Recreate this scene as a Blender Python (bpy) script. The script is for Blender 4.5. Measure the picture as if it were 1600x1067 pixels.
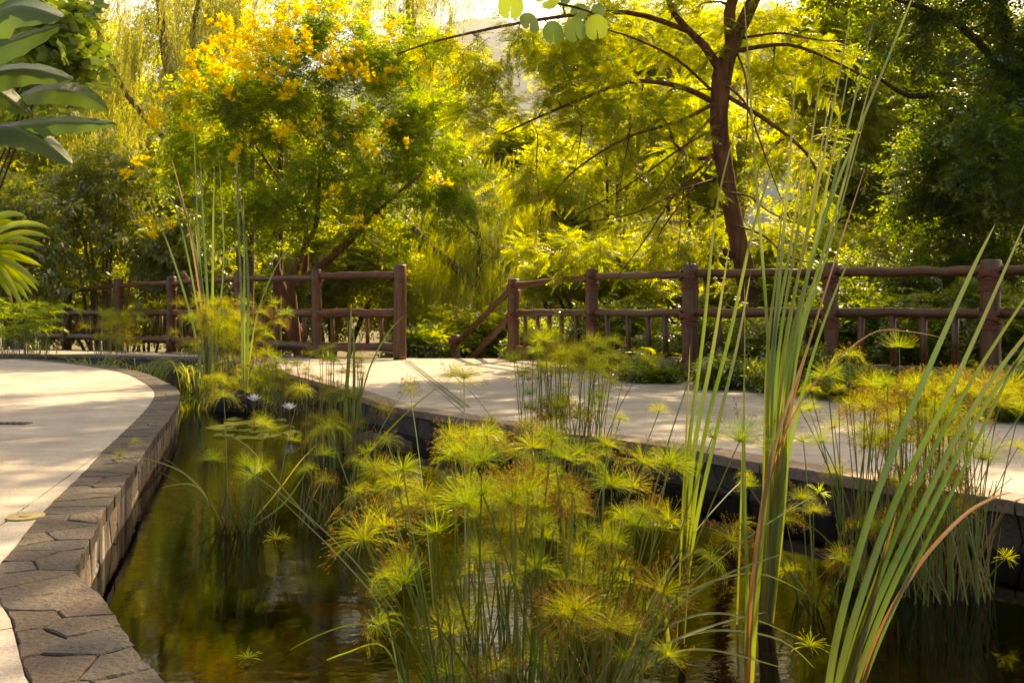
import bpy, math, random
import numpy as np
from mathutils import Vector, Matrix
R = math.radians
random.seed(7)
rng = np.random.default_rng(11)
for o in list(bpy.data.objects): bpy.data.objects.remove(o)
S = bpy.context.scene
C = S.collection

# ---------------------------------------------------------------- camera, sky, sun, exposure
cam = bpy.data.objects.new('camera', bpy.data.cameras.new('camera'))
C.objects.link(cam); S.camera = cam
cam.location = (0, 0, 0.75); cam.rotation_euler = (R(90), 0, 0)
cam.data.sensor_width = 36; cam.data.lens = 31.5
cam.data.shift_y = -0.0278
cam.data.clip_start = 0.05; cam.data.clip_end = 6000
cam.data.dof.use_dof = True; cam.data.dof.focus_distance = 4.2; cam.data.dof.aperture_fstop = 20

SUN_AZ, SUN_EL = R(30), R(44)       # azimuth measured from +Y (the view) towards +X (right)
W = bpy.data.worlds.new('World'); S.world = W; W.use_nodes = True
nt = W.node_tree; nt.nodes.clear()
sky = nt.nodes.new('ShaderNodeTexSky'); sky.sky_type = 'NISHITA'; sky.sun_disc = False
sky.sun_elevation = SUN_EL; sky.sun_rotation = SUN_AZ; sky.dust_density = 4.0; sky.air_density = 1.0
bg = nt.nodes.new('ShaderNodeBackground'); bg.inputs[1].default_value = 0.13
ow = nt.nodes.new('ShaderNodeOutputWorld')
nt.links.new(sky.outputs[0], bg.inputs[0]); nt.links.new(bg.outputs[0], ow.inputs[0])
sl = bpy.data.lights.new('sun', 'SUN'); sl.energy = 5.0; sl.angle = R(0.53); sl.color = (1.0, 0.86, 0.64)
so = bpy.data.objects.new('sun', sl); C.objects.link(so)
sd = Vector((math.sin(SUN_AZ) * math.cos(SUN_EL), math.cos(SUN_AZ) * math.cos(SUN_EL), math.sin(SUN_EL)))
so.rotation_euler = sd.to_track_quat('Z', 'Y').to_euler(); so.location = (20, 30, 25)
vs = S.view_settings
vs.view_transform = 'Standard'; vs.look = 'None'; vs.gamma = 1; vs.use_curve_mapping = False
vs.exposure = 1.55
try:
    vs.use_white_balance = True; vs.white_balance_temperature = 9600; vs.white_balance_tint = 10
except Exception: pass
cy = S.cycles
cy.max_bounces = 8; cy.diffuse_bounces = 5; cy.glossy_bounces = 3; cy.transmission_bounces = 5
cy.transparent_max_bounces = 8; cy.caustics_reflective = False; cy.caustics_refractive = False
cy.sample_clamp_indirect = 6
try:
    cy.use_denoising = True; cy.denoiser = 'OPENIMAGEDENOISE'
except Exception: pass

F, HZ, EYE, WZ = 1400.0, 489.0, 0.75, -0.2
def P(x, y, d): return Vector(((x - 800) * d / F, d, EYE - (y - HZ) * d / F))     # photo measurement at a surveyed distance
def G(x, y, z=0.0):
    d = (EYE - z) * F / (y - HZ); return Vector(((x - 800) * d / F, d, z))

# ---------------------------------------------------------------- materials
def newmat(name):
    m = bpy.data.materials.new(name); m.use_nodes = True; m.node_tree.nodes.clear(); return m
def N(m, t, **k):
    n = m.node_tree.nodes.new(t)
    for a, v in k.items(): setattr(n, a, v)
    return n
def L(m, a, b): m.node_tree.links.new(a, b)
def ramp(m, src, stops):
    r = N(m, 'ShaderNodeValToRGB'); e = r.color_ramp.elements
    while len(e) < len(stops): e.new(0.5)
    for i, (p, c) in enumerate(stops):
        e[i].position = p; e[i].color = (*c, 1)
    L(m, src, r.inputs[0]); return r.outputs[0]
def noise(m, scale, detail=4, coord='Object', stretch=None, rough=0.55):
    tc = N(m, 'ShaderNodeTexCoord'); n = N(m, 'ShaderNodeTexNoise')
    n.inputs['Scale'].default_value = scale; n.inputs['Detail'].default_value = detail
    n.inputs['Roughness'].default_value = rough
    if stretch:
        mp = N(m, 'ShaderNodeMapping'); mp.inputs['Scale'].default_value = stretch
        L(m, tc.outputs[coord], mp.inputs[0]); L(m, mp.outputs[0], n.inputs[0])
    else: L(m, tc.outputs[coord], n.inputs[0])
    return n.outputs[0]
def mixc(m, f, a, b, mode='MIX'):
    x = N(m, 'ShaderNodeMix', data_type='RGBA', blend_type=mode)
    if isinstance(f, float): x.inputs[0].default_value = f
    else: L(m, f, x.inputs[0])
    for s, v in ((6, a), (7, b)):
        if isinstance(v, tuple): x.inputs[s].default_value = (*v, 1)
        else: L(m, v, x.inputs[s])
    return x.outputs[2]
def bump(m, h, dist=0.01, strength=0.6):
    b = N(m, 'ShaderNodeBump'); b.inputs['Distance'].default_value = dist
    b.inputs['Strength'].default_value = strength; L(m, h, b.inputs['Height']); return b.outputs[0]
def principled(m, col, rough=0.7, normal=None, spec=0.5):
    p = N(m, 'ShaderNodeBsdfPrincipled'); o = N(m, 'ShaderNodeOutputMaterial')
    if isinstance(col, tuple): p.inputs['Base Color'].default_value = (*col, 1)
    else: L(m, col, p.inputs['Base Color'])
    if isinstance(rough, float): p.inputs['Roughness'].default_value = rough
    else: L(m, rough, p.inputs['Roughness'])
    p.inputs['Specular IOR Level'].default_value = spec
    if normal: L(m, normal, p.inputs['Normal'])
    L(m, p.outputs[0], o.inputs[0]); return p
def leafmat(name, cols, trans, tw=0.5, gloss=0.05, rough=0.35):
    """cols: stops of reflectance over the per-leaf random value, trans: the same for transmitted light"""
    m = newmat(name); a = N(m, 'ShaderNodeAttribute', attribute_name='rnd')
    n = len(cols)
    c = ramp(m, a.outputs['Fac'], [(i / max(1, n - 1), k) for i, k in enumerate(cols)])
    t = ramp(m, a.outputs['Fac'], [(i / max(1, n - 1), k) for i, k in enumerate(trans)])
    d = N(m, 'ShaderNodeBsdfDiffuse'); tr = N(m, 'ShaderNodeBsdfTranslucent'); L(m, c, d.inputs[0]); L(m, t, tr.inputs[0])
    mx = N(m, 'ShaderNodeMixShader'); mx.inputs[0].default_value = tw
    L(m, d.outputs[0], mx.inputs[1]); L(m, tr.outputs[0], mx.inputs[2])
    g = N(m, 'ShaderNodeBsdfGlossy'); g.inputs['Roughness'].default_value = rough
    m2 = N(m, 'ShaderNodeMixShader'); m2.inputs[0].default_value = gloss
    L(m, mx.outputs[0], m2.inputs[1]); L(m, g.outputs[0], m2.inputs[2])
    o = N(m, 'ShaderNodeOutputMaterial'); L(m, m2.outputs[0], o.inputs[0]); return m

M = {}
# foliage
M['tecoma'] = leafmat('trumpet_bush_leaf', [(.035,.08,.006), (.07,.13,.01), (.12,.17,.012)], [(.16,.30,.008), (.40,.54,.012), (.58,.66,.02)], tw=.6)
M['feather'] = leafmat('feathery_leaf', [(.06,.08,.008), (.10,.11,.01), (.14,.12,.012)], [(.32,.44,.01), (.52,.58,.015), (.64,.62,.03)], tw=.6)
M['willow'] = leafmat('willow_leaf', [(.07,.10,.015), (.12,.13,.02), (.16,.14,.03)], [(.34,.40,.02), (.54,.54,.03), (.6,.54,.06)], tw=.6)
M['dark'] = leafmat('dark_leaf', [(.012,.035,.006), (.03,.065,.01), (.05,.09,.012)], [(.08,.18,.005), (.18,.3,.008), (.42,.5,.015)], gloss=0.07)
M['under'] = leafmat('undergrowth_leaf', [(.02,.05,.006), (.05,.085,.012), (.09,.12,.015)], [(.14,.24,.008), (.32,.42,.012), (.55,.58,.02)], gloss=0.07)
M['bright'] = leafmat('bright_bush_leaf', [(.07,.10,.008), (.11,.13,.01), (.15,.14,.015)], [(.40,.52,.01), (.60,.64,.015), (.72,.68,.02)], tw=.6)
M['broad'] = leafmat('broad_shrub_leaf', [(.05,.085,.014), (.09,.12,.02), (.14,.15,.03)], [(.28,.36,.012), (.46,.52,.02), (.65,.62,.03)], gloss=0.08)
M['flower'] = leafmat('yellow_flower', [(.8,.60,.02), (.9,.70,.03)], [(.85,.66,.02), (.95,.74,.03)], gloss=0.0)
M['blueflower'] = leafmat('plumbago_flower', [(.35,.36,.75), (.5,.5,.85)], [(.35,.35,.7), (.5,.5,.8)], gloss=0.0)
M['papyrus'] = leafmat('papyrus_ray', [(.09,.16,.01), (.16,.21,.015), (.27,.22,.02)], [(.28,.48,.01), (.46,.58,.015), (.67,.58,.02)], gloss=0.03)
M['papstem'] = leafmat('papyrus_stem', [(.08,.13,.014), (.13,.18,.018), (.19,.19,.025)], [(.16,.24,.01), (.26,.34,.015), (.38,.36,.02)], tw=.3, gloss=0.06)
M['seed'] = leafmat('papyrus_seed', [(.15,.065,.028), (.22,.11,.03), (.27,.19,.04)], [(.22,.09,.025), (.30,.16,.025), (.38,.28,.03)], tw=.35, gloss=0.0)
M['drystem'] = leafmat('dry_stem', [(.22,.11,.05), (.3,.17,.08)], [(.25,.12,.05), (.3,.2,.08)], tw=.3, gloss=.02)
M['grass'] = leafmat('arching_grass', [(.06,.11,.014), (.11,.16,.02), (.18,.19,.03)], [(.18,.28,.012), (.34,.40,.02), (.5,.46,.04)], gloss=0.05)
M['pad'] = leafmat('lily_pad', [(.10,.14,.012), (.2,.22,.02)], [(.3,.35,.01), (.5,.45,.02)], tw=.3, gloss=.08)
M['petal'] = leafmat('lily_petal', [(.68,.64,.8), (.82,.8,.86)], [(.6,.56,.7), (.7,.7,.8)], gloss=0)
M['heart'] = leafmat('heart_leaf', [(.06,.12,.02), (.10,.16,.02)], [(.22,.36,.02), (.32,.42,.03)], gloss=.05)
M['palm'] = leafmat('lime_palm_leaf', [(.10,.17,.01), (.18,.22,.015)], [(.42,.55,.01), (.55,.6,.02)], gloss=.05)
M['red'] = leafmat('red_bract', [(.4,.03,.02), (.5,.06,.03)], [(.4,.03,.02), (.5,.06,.03)], gloss=0)
M['orange'] = leafmat('orange_bloom', [(.75,.12,.03), (.8,.3,.04)], [(.7,.12,.03), (.8,.3,.04)], gloss=0)

def blademat(name, base, tip, tr_b, tr_t):
    """a long leaf blade: colour runs along its length as cattail leaves do (pale foot, green blade, dry tip)"""
    m = newmat(name); a = N(m, 'ShaderNodeAttribute', attribute_name='len')
    nz = noise(m, 3.0, 3, stretch=(40, 40, 1.5))
    c = ramp(m, a.outputs['Fac'], [(0, base[0]), (.22, base[1]), (.5, tip[0]), (.93, tip[0]), (1, tip[1])])
    c = mixc(m, 0.35, c, ramp(m, nz, [(.3, (.02,.04,.01)), (.7, (.3,.36,.1))]), 'OVERLAY')
    oi = N(m, 'ShaderNodeObjectInfo'); c = mixc(m, .6, c, ramp(m, oi.outputs['Random'], [(0, (.28,.32,.2)), (.6, (.55,.52,.4)), (1, (.72,.66,.42))]), 'OVERLAY')
    sp = noise(m, 55, 3); c = mixc(m, ramp(m, sp, [(.66, (0,0,0)), (.72, (.7,.7,.7))]), c, (.14,.085,.03))
    t = ramp(m, a.outputs['Fac'], [(0, tr_b[0]), (.22, tr_b[1]), (.5, tr_t[0]), (1, tr_t[1])])
    d = N(m, 'ShaderNodeBsdfDiffuse'); tr = N(m, 'ShaderNodeBsdfTranslucent'); L(m, c, d.inputs[0]); L(m, t, tr.inputs[0])
    mx = N(m, 'ShaderNodeMixShader'); mx.inputs[0].default_value = .4
    L(m, d.outputs[0], mx.inputs[1]); L(m, tr.outputs[0], mx.inputs[2])
    g = N(m, 'ShaderNodeBsdfGlossy'); g.inputs['Roughness'].default_value = .38
    m2 = N(m, 'ShaderNodeMixShader'); m2.inputs[0].default_value = .07
    L(m, mx.outputs[0], m2.inputs[1]); L(m, g.outputs[0], m2.inputs[2])
    o = N(m, 'ShaderNodeOutputMaterial'); L(m, m2.outputs[0], o.inputs[0]); return m
M['blade'] = blademat('cattail_blade', [(.30,.22,.05), (.20,.24,.03)], [(.085,.155,.014), (.3,.2,.08)], [(.4,.3,.03), (.3,.38,.02)], [(.2,.34,.015), (.3,.25,.06)])
M['bladeblue'] = blademat('cattail_blade_blue', [(.16,.15,.04), (.10,.15,.03)], [(.04,.09,.026), (.2,.2,.08)], [(.2,.2,.03), (.15,.24,.03)], [(.07,.16,.025), (.2,.22,.06)])  # blue-green blade, its colour darkened further to stand in for shade
M['bladedry'] = blademat('cattail_blade_dry', [(.35,.14,.04), (.34,.15,.06)], [(.36,.18,.09), (.42,.27,.16)], [(.4,.16,.04), (.4,.16,.05)], [(.36,.18,.08), (.4,.28,.16)])
M['bladeyel'] = blademat('cattail_blade_yellow', [(.3,.2,.05), (.28,.26,.03)], [(.16,.21,.025), (.3,.25,.06)], [(.4,.3,.03), (.45,.42,.03)], [(.3,.38,.03), (.3,.25,.06)])

def bananamat():
    m = newmat('banana_leaf'); a = N(m, 'ShaderNodeAttribute', attribute_name='rib')
    w = N(m, 'ShaderNodeTexWave'); w.inputs['Scale'].default_value = 14; w.inputs['Distortion'].default_value = .6
    w.bands_direction = 'Y'
    at = N(m, 'ShaderNodeAttribute', attribute_name='along'); cb = N(m, 'ShaderNodeCombineXYZ')
    L(m, at.outputs['Fac'], cb.inputs[1]); L(m, cb.outputs[0], w.inputs[0])
    c = mixc(m, w.outputs['Fac'], (.035,.085,.016), (.062,.125,.024))
    c = mixc(m, a.outputs['Fac'], c, (.16,.2,.07))
    c = mixc(m, 0.3, c, ramp(m, noise(m, 9, 3), [(.3, (.02,.05,.02)), (.7, (.12,.16,.06))]), 'OVERLAY')
    d = N(m, 'ShaderNodeBsdfPrincipled'); L(m, c, d.inputs['Base Color']); d.inputs['Roughness'].default_value = .42
    L(m, bump(m, w.outputs['Fac'], .004, .5), d.inputs['Normal'])
    tr = N(m, 'ShaderNodeBsdfTranslucent'); tr.inputs[0].default_value = (.14, .24, .03, 1)
    mx = N(m, 'ShaderNodeMixShader'); mx.inputs[0].default_value = .3
    L(m, d.outputs[0], mx.inputs[1]); L(m, tr.outputs[0], mx.inputs[2])
    o = N(m, 'ShaderNodeOutputMaterial'); L(m, mx.outputs[0], o.inputs[0]); return m
M['banana'] = bananamat()
def bark(name, a, b, c, sc=14):
    m = newmat(name); n1 = noise(m, sc, 6, stretch=(1, 1, .22)); n2 = noise(m, 2.2, 3)
    col = ramp(m, n1, [(.3, a), (.55, b), (.75, c)])
    col = mixc(m, 0.5, col, ramp(m, n2, [(.35, tuple(x * .6 for x in b)), (.65, tuple(min(1, x * 1.7) for x in b))]), 'OVERLAY')
    principled(m, col, .85, bump(m, n1, .02, .9), .25); return m
M['bark'] = bark('reddish_bark', (.07,.03,.014), (.18,.085,.042), (.30,.16,.085))
M['twig'] = bark('twig_bark', (.03,.018,.01), (.07,.042,.022), (.14,.09,.05), 20)
M['palebark'] = bark('pale_bark', (.10,.065,.035), (.20,.14,.08), (.30,.23,.15), 10)
def wood():
    m = newmat('varnished_timber'); a = N(m, 'ShaderNodeAttribute', attribute_name='rnd')
    n1 = noise(m, 9, 6, stretch=(1, 1, 1)); n2 = noise(m, 60, 4)
    at = N(m, 'ShaderNodeAttribute', attribute_name='grain'); nz = N(m, 'ShaderNodeTexNoise')
    nz.inputs['Scale'].default_value = 1; nz.inputs['Detail'].default_value = 5; L(m, at.outputs['Vector'], nz.inputs[0])
    col = ramp(m, nz.outputs[0], [(.3, (.028,.010,.005)), (.5, (.078,.027,.010)), (.72, (.15,.056,.020))])
    oi = N(m, 'ShaderNodeObjectInfo'); n3 = noise(m, 3, 6, rough=.7)
    col = mixc(m, .5, col, ramp(m, n1, [(.3, (.10,.10,.10)), (.7, (.9,.82,.75))]), 'OVERLAY')
    col = mixc(m, ramp(m, n3, [(.55, (0,0,0)), (.75, (.5,.5,.5))]), col, (.17,.105,.06))
    col = mixc(m, .35, col, ramp(m, oi.outputs['Random'], [(0, (.3,.28,.25)), (1, (.7,.68,.62))]), 'OVERLAY')
    rr = ramp(m, n1, [(.3, (.3,.3,.3)), (.7, (.6,.6,.6))])
    principled(m, col, rr, bump(m, nz.outputs[0], .006, .7), .45); return m
M['wood'] = wood()
def lash():
    m = newmat('rattan_lashing'); at = N(m, 'ShaderNodeAttribute', attribute_name='grain'); nz = N(m, 'ShaderNodeTexNoise')
    nz.inputs['Scale'].default_value = 1.6; nz.inputs['Detail'].default_value = 4; L(m, at.outputs['Vector'], nz.inputs[0])
    col = ramp(m, nz.outputs[0], [(.3, (.07,.020,.010)), (.55, (.17,.050,.022)), (.75, (.27,.095,.042))])
    principled(m, col, .5, bump(m, nz.outputs[0], .004, .6), .4); return m
M['lash'] = lash()
def concrete():
    m = newmat('rendered_concrete'); n1 = noise(m, 1.1, 5, rough=.65); n2 = noise(m, 140, 4); n3 = noise(m, 7, 6, stretch=(.4, 1.4, 1))
    col = ramp(m, n1, [(.3, (.245,.218,.19)), (.55, (.315,.283,.25)), (.75, (.39,.355,.32))])
    col = mixc(m, .45, col, ramp(m, n2, [(.35, (.25,.25,.25)), (.65, (.78,.77,.75))]), 'OVERLAY')
    n4 = noise(m, 2.3, 8, rough=.8); col = mixc(m, ramp(m, n4, [(.56, (0,0,0)), (.70, (.45,.45,.45))]), col, (.13,.11,.085))
    col = mixc(m, .45, col, ramp(m, n3, [(.35, (.32,.3,.28)), (.6, (.6,.59,.58))]), 'OVERLAY')
    principled(m, col, .8, bump(m, n2, .003, .5), .3); return m
M['concrete'] = concrete()
def stone(name, stops, sc=5, stain=False):
    m = newmat(name); oi = N(m, 'ShaderNodeObjectInfo'); n1 = noise(m, sc, 6, rough=.65); n2 = noise(m, 60, 5)
    ad = N(m, 'ShaderNodeMath', operation='MULTIPLY_ADD'); L(m, n1, ad.inputs[0]); ad.inputs[1].default_value = .7
    L(m, oi.outputs['Random'], ad.inputs[2])
    mu = N(m, 'ShaderNodeMath', operation='MULTIPLY'); L(m, ad.outputs[0], mu.inputs[0]); mu.inputs[1].default_value = .62
    col = ramp(m, mu.outputs[0], stops)
    col = mixc(m, .45, col, ramp(m, n2, [(.3, (.25,.25,.25)), (.7, (.8,.78,.76))]), 'OVERLAY')
    if stain:
        w = noise(m, 3.2, 4, stretch=(3.5, 3.5, .5))
        col = mixc(m, ramp(m, w, [(.55, (0,0,0)), (.68, (.8,.8,.8))]), col, (.36,.32,.27))
    ad2 = N(m, 'ShaderNodeMath'); L(m, n1, ad2.inputs[0]); L(m, n2, ad2.inputs[1])
    principled(m, col, .72, bump(m, ad2.outputs[0], .012, .8), .35); return m
M['slate'] = stone('slate_coping', [(.0, (.020,.020,.021)), (.3, (.036,.033,.031)), (.5, (.055,.038,.029)), (.68, (.058,.049,.042)), (.85, (.085,.062,.046)), (1, (.20,.11,.04))])
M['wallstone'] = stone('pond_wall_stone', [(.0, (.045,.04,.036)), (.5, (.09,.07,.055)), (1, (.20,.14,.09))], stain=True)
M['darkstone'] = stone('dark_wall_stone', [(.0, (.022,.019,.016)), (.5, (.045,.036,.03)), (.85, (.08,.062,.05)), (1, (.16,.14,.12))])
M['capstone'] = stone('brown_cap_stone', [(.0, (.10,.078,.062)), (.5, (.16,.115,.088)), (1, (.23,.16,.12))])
def plain(name, col, rough=.8, nsc=8, amp=.35, dist=.01):
    m = newmat(name); n = noise(m, nsc, 6)
    c = mixc(m, amp, col, ramp(m, n, [(.3, (.1,.1,.1)), (.7, (.9,.9,.9))]), 'OVERLAY')
    principled(m, c, rough, bump(m, n, dist, .6), .3); return m
M['mortar'] = plain('mortar', (.10,.088,.075), .9, 30)
M['soil'] = plain('soil', (.045,.03,.018), .95, 6, .6, .03)
M['ground'] = plain('ground_litter', (.08,.07,.025), .95, 2, .6, .05)
M['hill'] = plain('hill_forest', (.035,.05,.022), .95, .03, .6, 2)
M['white'] = plain('white_plaster', (.72,.72,.74), .85, 2, .12)
M['glass'] = plain('dark_window_glass', (.03,.035,.04), .12, 2, .1, .001)
M['roof'] = plain('roof_tile', (.32,.12,.06), .8, 4, .3)
M['yellowplate'] = plain('yellow_cover_plate', (.27,.225,.10), .7, 40, .3, .002)
M['grate'] = plain('bronze_grate', (.06,.045,.03), .5, 40, .3, .002)
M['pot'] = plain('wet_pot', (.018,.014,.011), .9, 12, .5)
M['rockm'] = plain('mossy_rock', (.36,.21,.05), .7, 14, .6, .01)
def pebmat():
    m = newmat('pebble'); a = N(m, 'ShaderNodeAttribute', attribute_name='rnd'); n = noise(m, 25, 5)
    c = ramp(m, a.outputs['Fac'], [(0, (.05,.028,.010)), (.5, (.12,.06,.018)), (.8, (.2,.11,.03)), (1, (.26,.2,.10))])
    c = mixc(m, .4, c, ramp(m, n, [(.3, (.2,.2,.2)), (.7, (.8,.8,.8))]), 'OVERLAY')
    principled(m, c, .8); return m
M['pebble'] = pebmat()
M['silt'] = plain('pond_silt', (.06,.032,.010), .95, 5, .7, .02)
def water():
    m = newmat('pond_water'); n1 = noise(m, 5.5, 4, stretch=(.8, 1.5, 1)); n2 = noise(m, 26, 3, stretch=(.8, 1.5, 1))
    ma = N(m, 'ShaderNodeMath', operation='MULTIPLY_ADD'); L(m, n2, ma.inputs[0]); ma.inputs[1].default_value = .3; L(m, n1, ma.inputs[2])
    calm = ramp(m, noise(m, .55, 2), [(.42, (.12,.12,.12)), (.62, (1,1,1))]); b = bump(m, ma.outputs[0], .0036, 1.0); L(m, calm, m.node_tree.nodes['Bump'].inputs['Strength'])
    fr = N(m, 'ShaderNodeFresnel'); fr.inputs[0].default_value = 1.40; L(m, b, fr.inputs['Normal'])
    t = N(m, 'ShaderNodeBsdfTransparent'); t.inputs[0].default_value = (.27, .155, .04, 1)
    g = N(m, 'ShaderNodeBsdfGlossy'); g.inputs['Roughness'].default_value = .03; L(m, b, g.inputs['Normal'])
    mx = N(m, 'ShaderNodeMixShader'); L(m, fr.outputs[0], mx.inputs[0]); L(m, t.outputs[0], mx.inputs[1]); L(m, g.outputs[0], mx.inputs[2])
    o = N(m, 'ShaderNodeOutputMaterial'); L(m, mx.outputs[0], o.inputs[0]); return m
M['water'] = water()

# ---------------------------------------------------------------- helpers
def link(name, me, mat=None, parent=None):
    o = bpy.data.objects.new(name, me); C.objects.link(o)
    if mat is not None and me is not None and not me.materials:
        for k in (mat if isinstance(mat, (list, tuple)) else [mat]): me.materials.append(k)
    if parent is not None: o.parent = parent
    return o
def thing(name, label, cat, loc=(0, 0, 0), group=None):
    o = bpy.data.objects.new(name, None); C.objects.link(o); o.location = loc
    o.empty_display_size = .2
    o['label'] = label; o['category'] = cat
    if group: o['group'] = group
    return o
def tag(o, label=None, cat=None, group=None, kind=None):
    if label: o['label'] = label
    if cat: o['category'] = cat
    if group: o['group'] = group
    if kind: o['kind'] = kind
    return o
class MB:
    def __init__(s): s.v = []; s.f = []; s.mi = []; s.at = {}
    def tube(s, pts, rad, n=6, cap=True, mi=0, grain=True, jit=0.0, roundtop=0):
        pts = [Vector(p) for p in pts]; k = len(pts)
        if not hasattr(rad, '__len__'): rad = [rad] * k
        b0 = len(s.v); L_ = 0; seed = random.random() * 50
        ref = Vector((0, 0, 1))
        t0 = (pts[1] - pts[0]).normalized()
        if abs(t0.z) > .8: ref = Vector((1, 0, 0))
        u = t0.cross(ref).normalized()
        g = s.at.setdefault('grain', [])
        while len(g) < b0: g.append((0, 0, 0))
        for i in range(k):
            t = (pts[min(i + 1, k - 1)] - pts[max(i - 1, 0)]).normalized()
            u = (u - t * u.dot(t)).normalized(); w = t.cross(u)
            if i: L_ += (pts[i] - pts[i - 1]).length
            for j in range(n):
                a = 2 * math.pi * j / n
                r = rad[i] * (1 + (random.uniform(-jit, jit) if jit else 0))
                s.v.append(pts[i] + (u * math.cos(a) + w * math.sin(a)) * r)
                g.append((math.cos(a) * 3 + seed, math.sin(a) * 3, L_ * 1.6))
        for i in range(k - 1):
            for j in range(n):
                j2 = (j + 1) % n
                s.f.append((b0 + i * n + j, b0 + i * n + j2, b0 + (i + 1) * n + j2, b0 + (i + 1) * n + j)); s.mi.append(mi)
        if cap:
            s.f.append(tuple(b0 + j for j in reversed(range(n)))); s.mi.append(mi)
            s.f.append(tuple(b0 + (k - 1) * n + j for j in range(n))); s.mi.append(mi)
        return s
    def poly(s, pts, mi=0):
        b = len(s.v); s.v += [Vector(p) for p in pts]; s.f.append(tuple(range(b, b + len(pts)))); s.mi.append(mi); return s
    def box(s, lo, hi, mi=0):
        x0, y0, z0 = lo; x1, y1, z1 = hi; b = len(s.v)
        s.v += [Vector(p) for p in ((x0,y0,z0),(x1,y0,z0),(x1,y1,z0),(x0,y1,z0),(x0,y0,z1),(x1,y0,z1),(x1,y1,z1),(x0,y1,z1))]
        for f in ((3,2,1,0),(4,5,6,7),(0,1,5,4),(1,2,6,5),(2,3,7,6),(3,0,4,7)): s.f.append(tuple(b + i for i in f)); s.mi.append(mi)
        return s
    def mesh(s, name, smooth=False):
        me = bpy.data.meshes.new(name); me.from_pydata([tuple(v) for v in s.v], [], s.f)
        if any(s.mi): me.polygons.foreach_set('material_index', s.mi)
        if 'grain' in s.at:
            g = s.at['grain']
            while len(g) < len(s.v): g.append((0, 0, 0))
            a = me.attributes.new('grain', 'FLOAT_VECTOR', 'POINT'); a.data.foreach_set('vector', np.array(g, dtype=np.float32).ravel())
        if smooth: me.polygons.foreach_set('use_smooth', [True] * len(me.polygons))
        me.update(); return me
    def build(s, name, mat, parent=None, smooth=False): return link(name, s.mesh(name, smooth), mat, parent)

def quadmesh(name, V, Q, rnd=None, mi=None, pattr=None):
    """fast mesh of quads; V (n,3), Q (m,4), rnd per face"""
    me = bpy.data.meshes.new(name); nq = len(Q)
    me.vertices.add(len(V)); me.vertices.foreach_set('co', np.ascontiguousarray(V, dtype=np.float32).ravel())
    me.loops.add(nq * 4); me.loops.foreach_set('vertex_index', np.ascontiguousarray(Q, dtype=np.int32).ravel())
    me.polygons.add(nq); me.polygons.foreach_set('loop_start', np.arange(0, nq * 4, 4, dtype=np.int32))
    if mi is not None: me.polygons.foreach_set('material_index', np.asarray(mi, dtype=np.int32))
    me.update(calc_edges=True)
    if rnd is not None:
        a = me.attributes.new('rnd', 'FLOAT', 'FACE'); a.data.foreach_set('value', np.asarray(rnd, dtype=np.float32))
    for k, vals in (pattr or {}).items():
        a = me.attributes.new(k, 'FLOAT', 'POINT'); a.data.foreach_set('value', np.asarray(vals, dtype=np.float32))
    return me
def norm(a): return a / np.maximum(1e-9, np.linalg.norm(a, axis=-1, keepdims=True))
def frames(d, up=None, roll=None):
    """columns: x along d, y sideways, z normal"""
    n = len(d); d = norm(d)
    if up is None: up = np.tile([0, 0, 1.], (n, 1))
    y = np.cross(up, d); bad = np.linalg.norm(y, axis=1) < 1e-3; y[bad] = [1, 0, 0]; y = norm(y)
    z = np.cross(d, y)
    if roll is not None:
        c, s_ = np.cos(roll)[:, None], np.sin(roll)[:, None]
        y, z = y * c + z * s_, z * c - y * s_
    return np.stack([d, y, z], axis=2)
def bake(name, tmpl, pos, fr, sc, mat, parent=None, spread=.25, base=None, mi_extra=None):
    TV, TQ = tmpl[0], tmpl[1]; n = len(pos); k = len(TV)
    V = np.einsum('nij,kj->nki', fr * np.asarray(sc).reshape(-1, 1, 1), TV) + pos[:, None, :]
    Q = (TQ[None] + (np.arange(n) * k)[:, None, None]).reshape(-1, 4)
    b = rng.random(n) if base is None else base
    r = np.clip(b[:, None] + rng.normal(0, spread * .5, (n, len(TQ))), 0, 1).ravel()
    me = quadmesh(name, V.reshape(-1, 3), Q, r)
    return link(name, me, mat, parent)
def leaflet(base, d, l, w, nrm=(0, 0, 1), cup=0.0):
    base = np.array(base, float); d = norm(np.array(d, float)); s_ = norm(np.cross(np.array(nrm, float), d))
    m = base + d * l * .45
    dr = np.array([0, 0, -cup * l])
    return [base, m - s_ * w / 2, base + d * l + dr, m + s_ * w / 2]
def T_pinnate(n=9, length=.30, l=.055, w=.018, ang=65, droop=.25, tipl=True):
    V = []
    for i in range(n):
        t = (i + .8) / n; x = t * length; z = -droop * t * t * length
        k = math.sin(math.pi * min(1, .25 + .7 * t)) * .8 + .25
        for s_ in (-1, 1):
            a = R(ang - 18 * t)
            V += leaflet((x, 0, z), (math.cos(a), s_ * math.sin(a), -.25 + random.uniform(-.12, .12)), l * k, w * (.6 + .4 * k))
    V += leaflet((0, 0, 0), (1, 0, -droop * .9), length, .004, (0, .4, 1))
    if tipl: V += leaflet((length, 0, -droop * length), (1, 0, -.5), l * .7, w)
    V = np.array(V); return V, np.arange(len(V)).reshape(-1, 4)
def T_twig(n=8, length=.28, l=.085, w=.045, droop=.3, hang=.3):
    V = []
    for i in range(n):
        t = (i + .6) / n; x = t * length; z = -droop * t * t * length; s_ = -1 if i % 2 else 1
        a = R(random.uniform(30, 75)); up = random.uniform(-hang, .25)
        V += leaflet((x, 0, z), (math.cos(a), s_ * math.sin(a), up), l * random.uniform(.75, 1.15), w, (random.uniform(-.5, .5), random.uniform(-.6, .6), 1), .1)
    V += leaflet((length, 0, -droop * length), (1, 0, -.3), l, w)
    V = np.array(V); return V, np.arange(len(V)).reshape(-1, 4)
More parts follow.
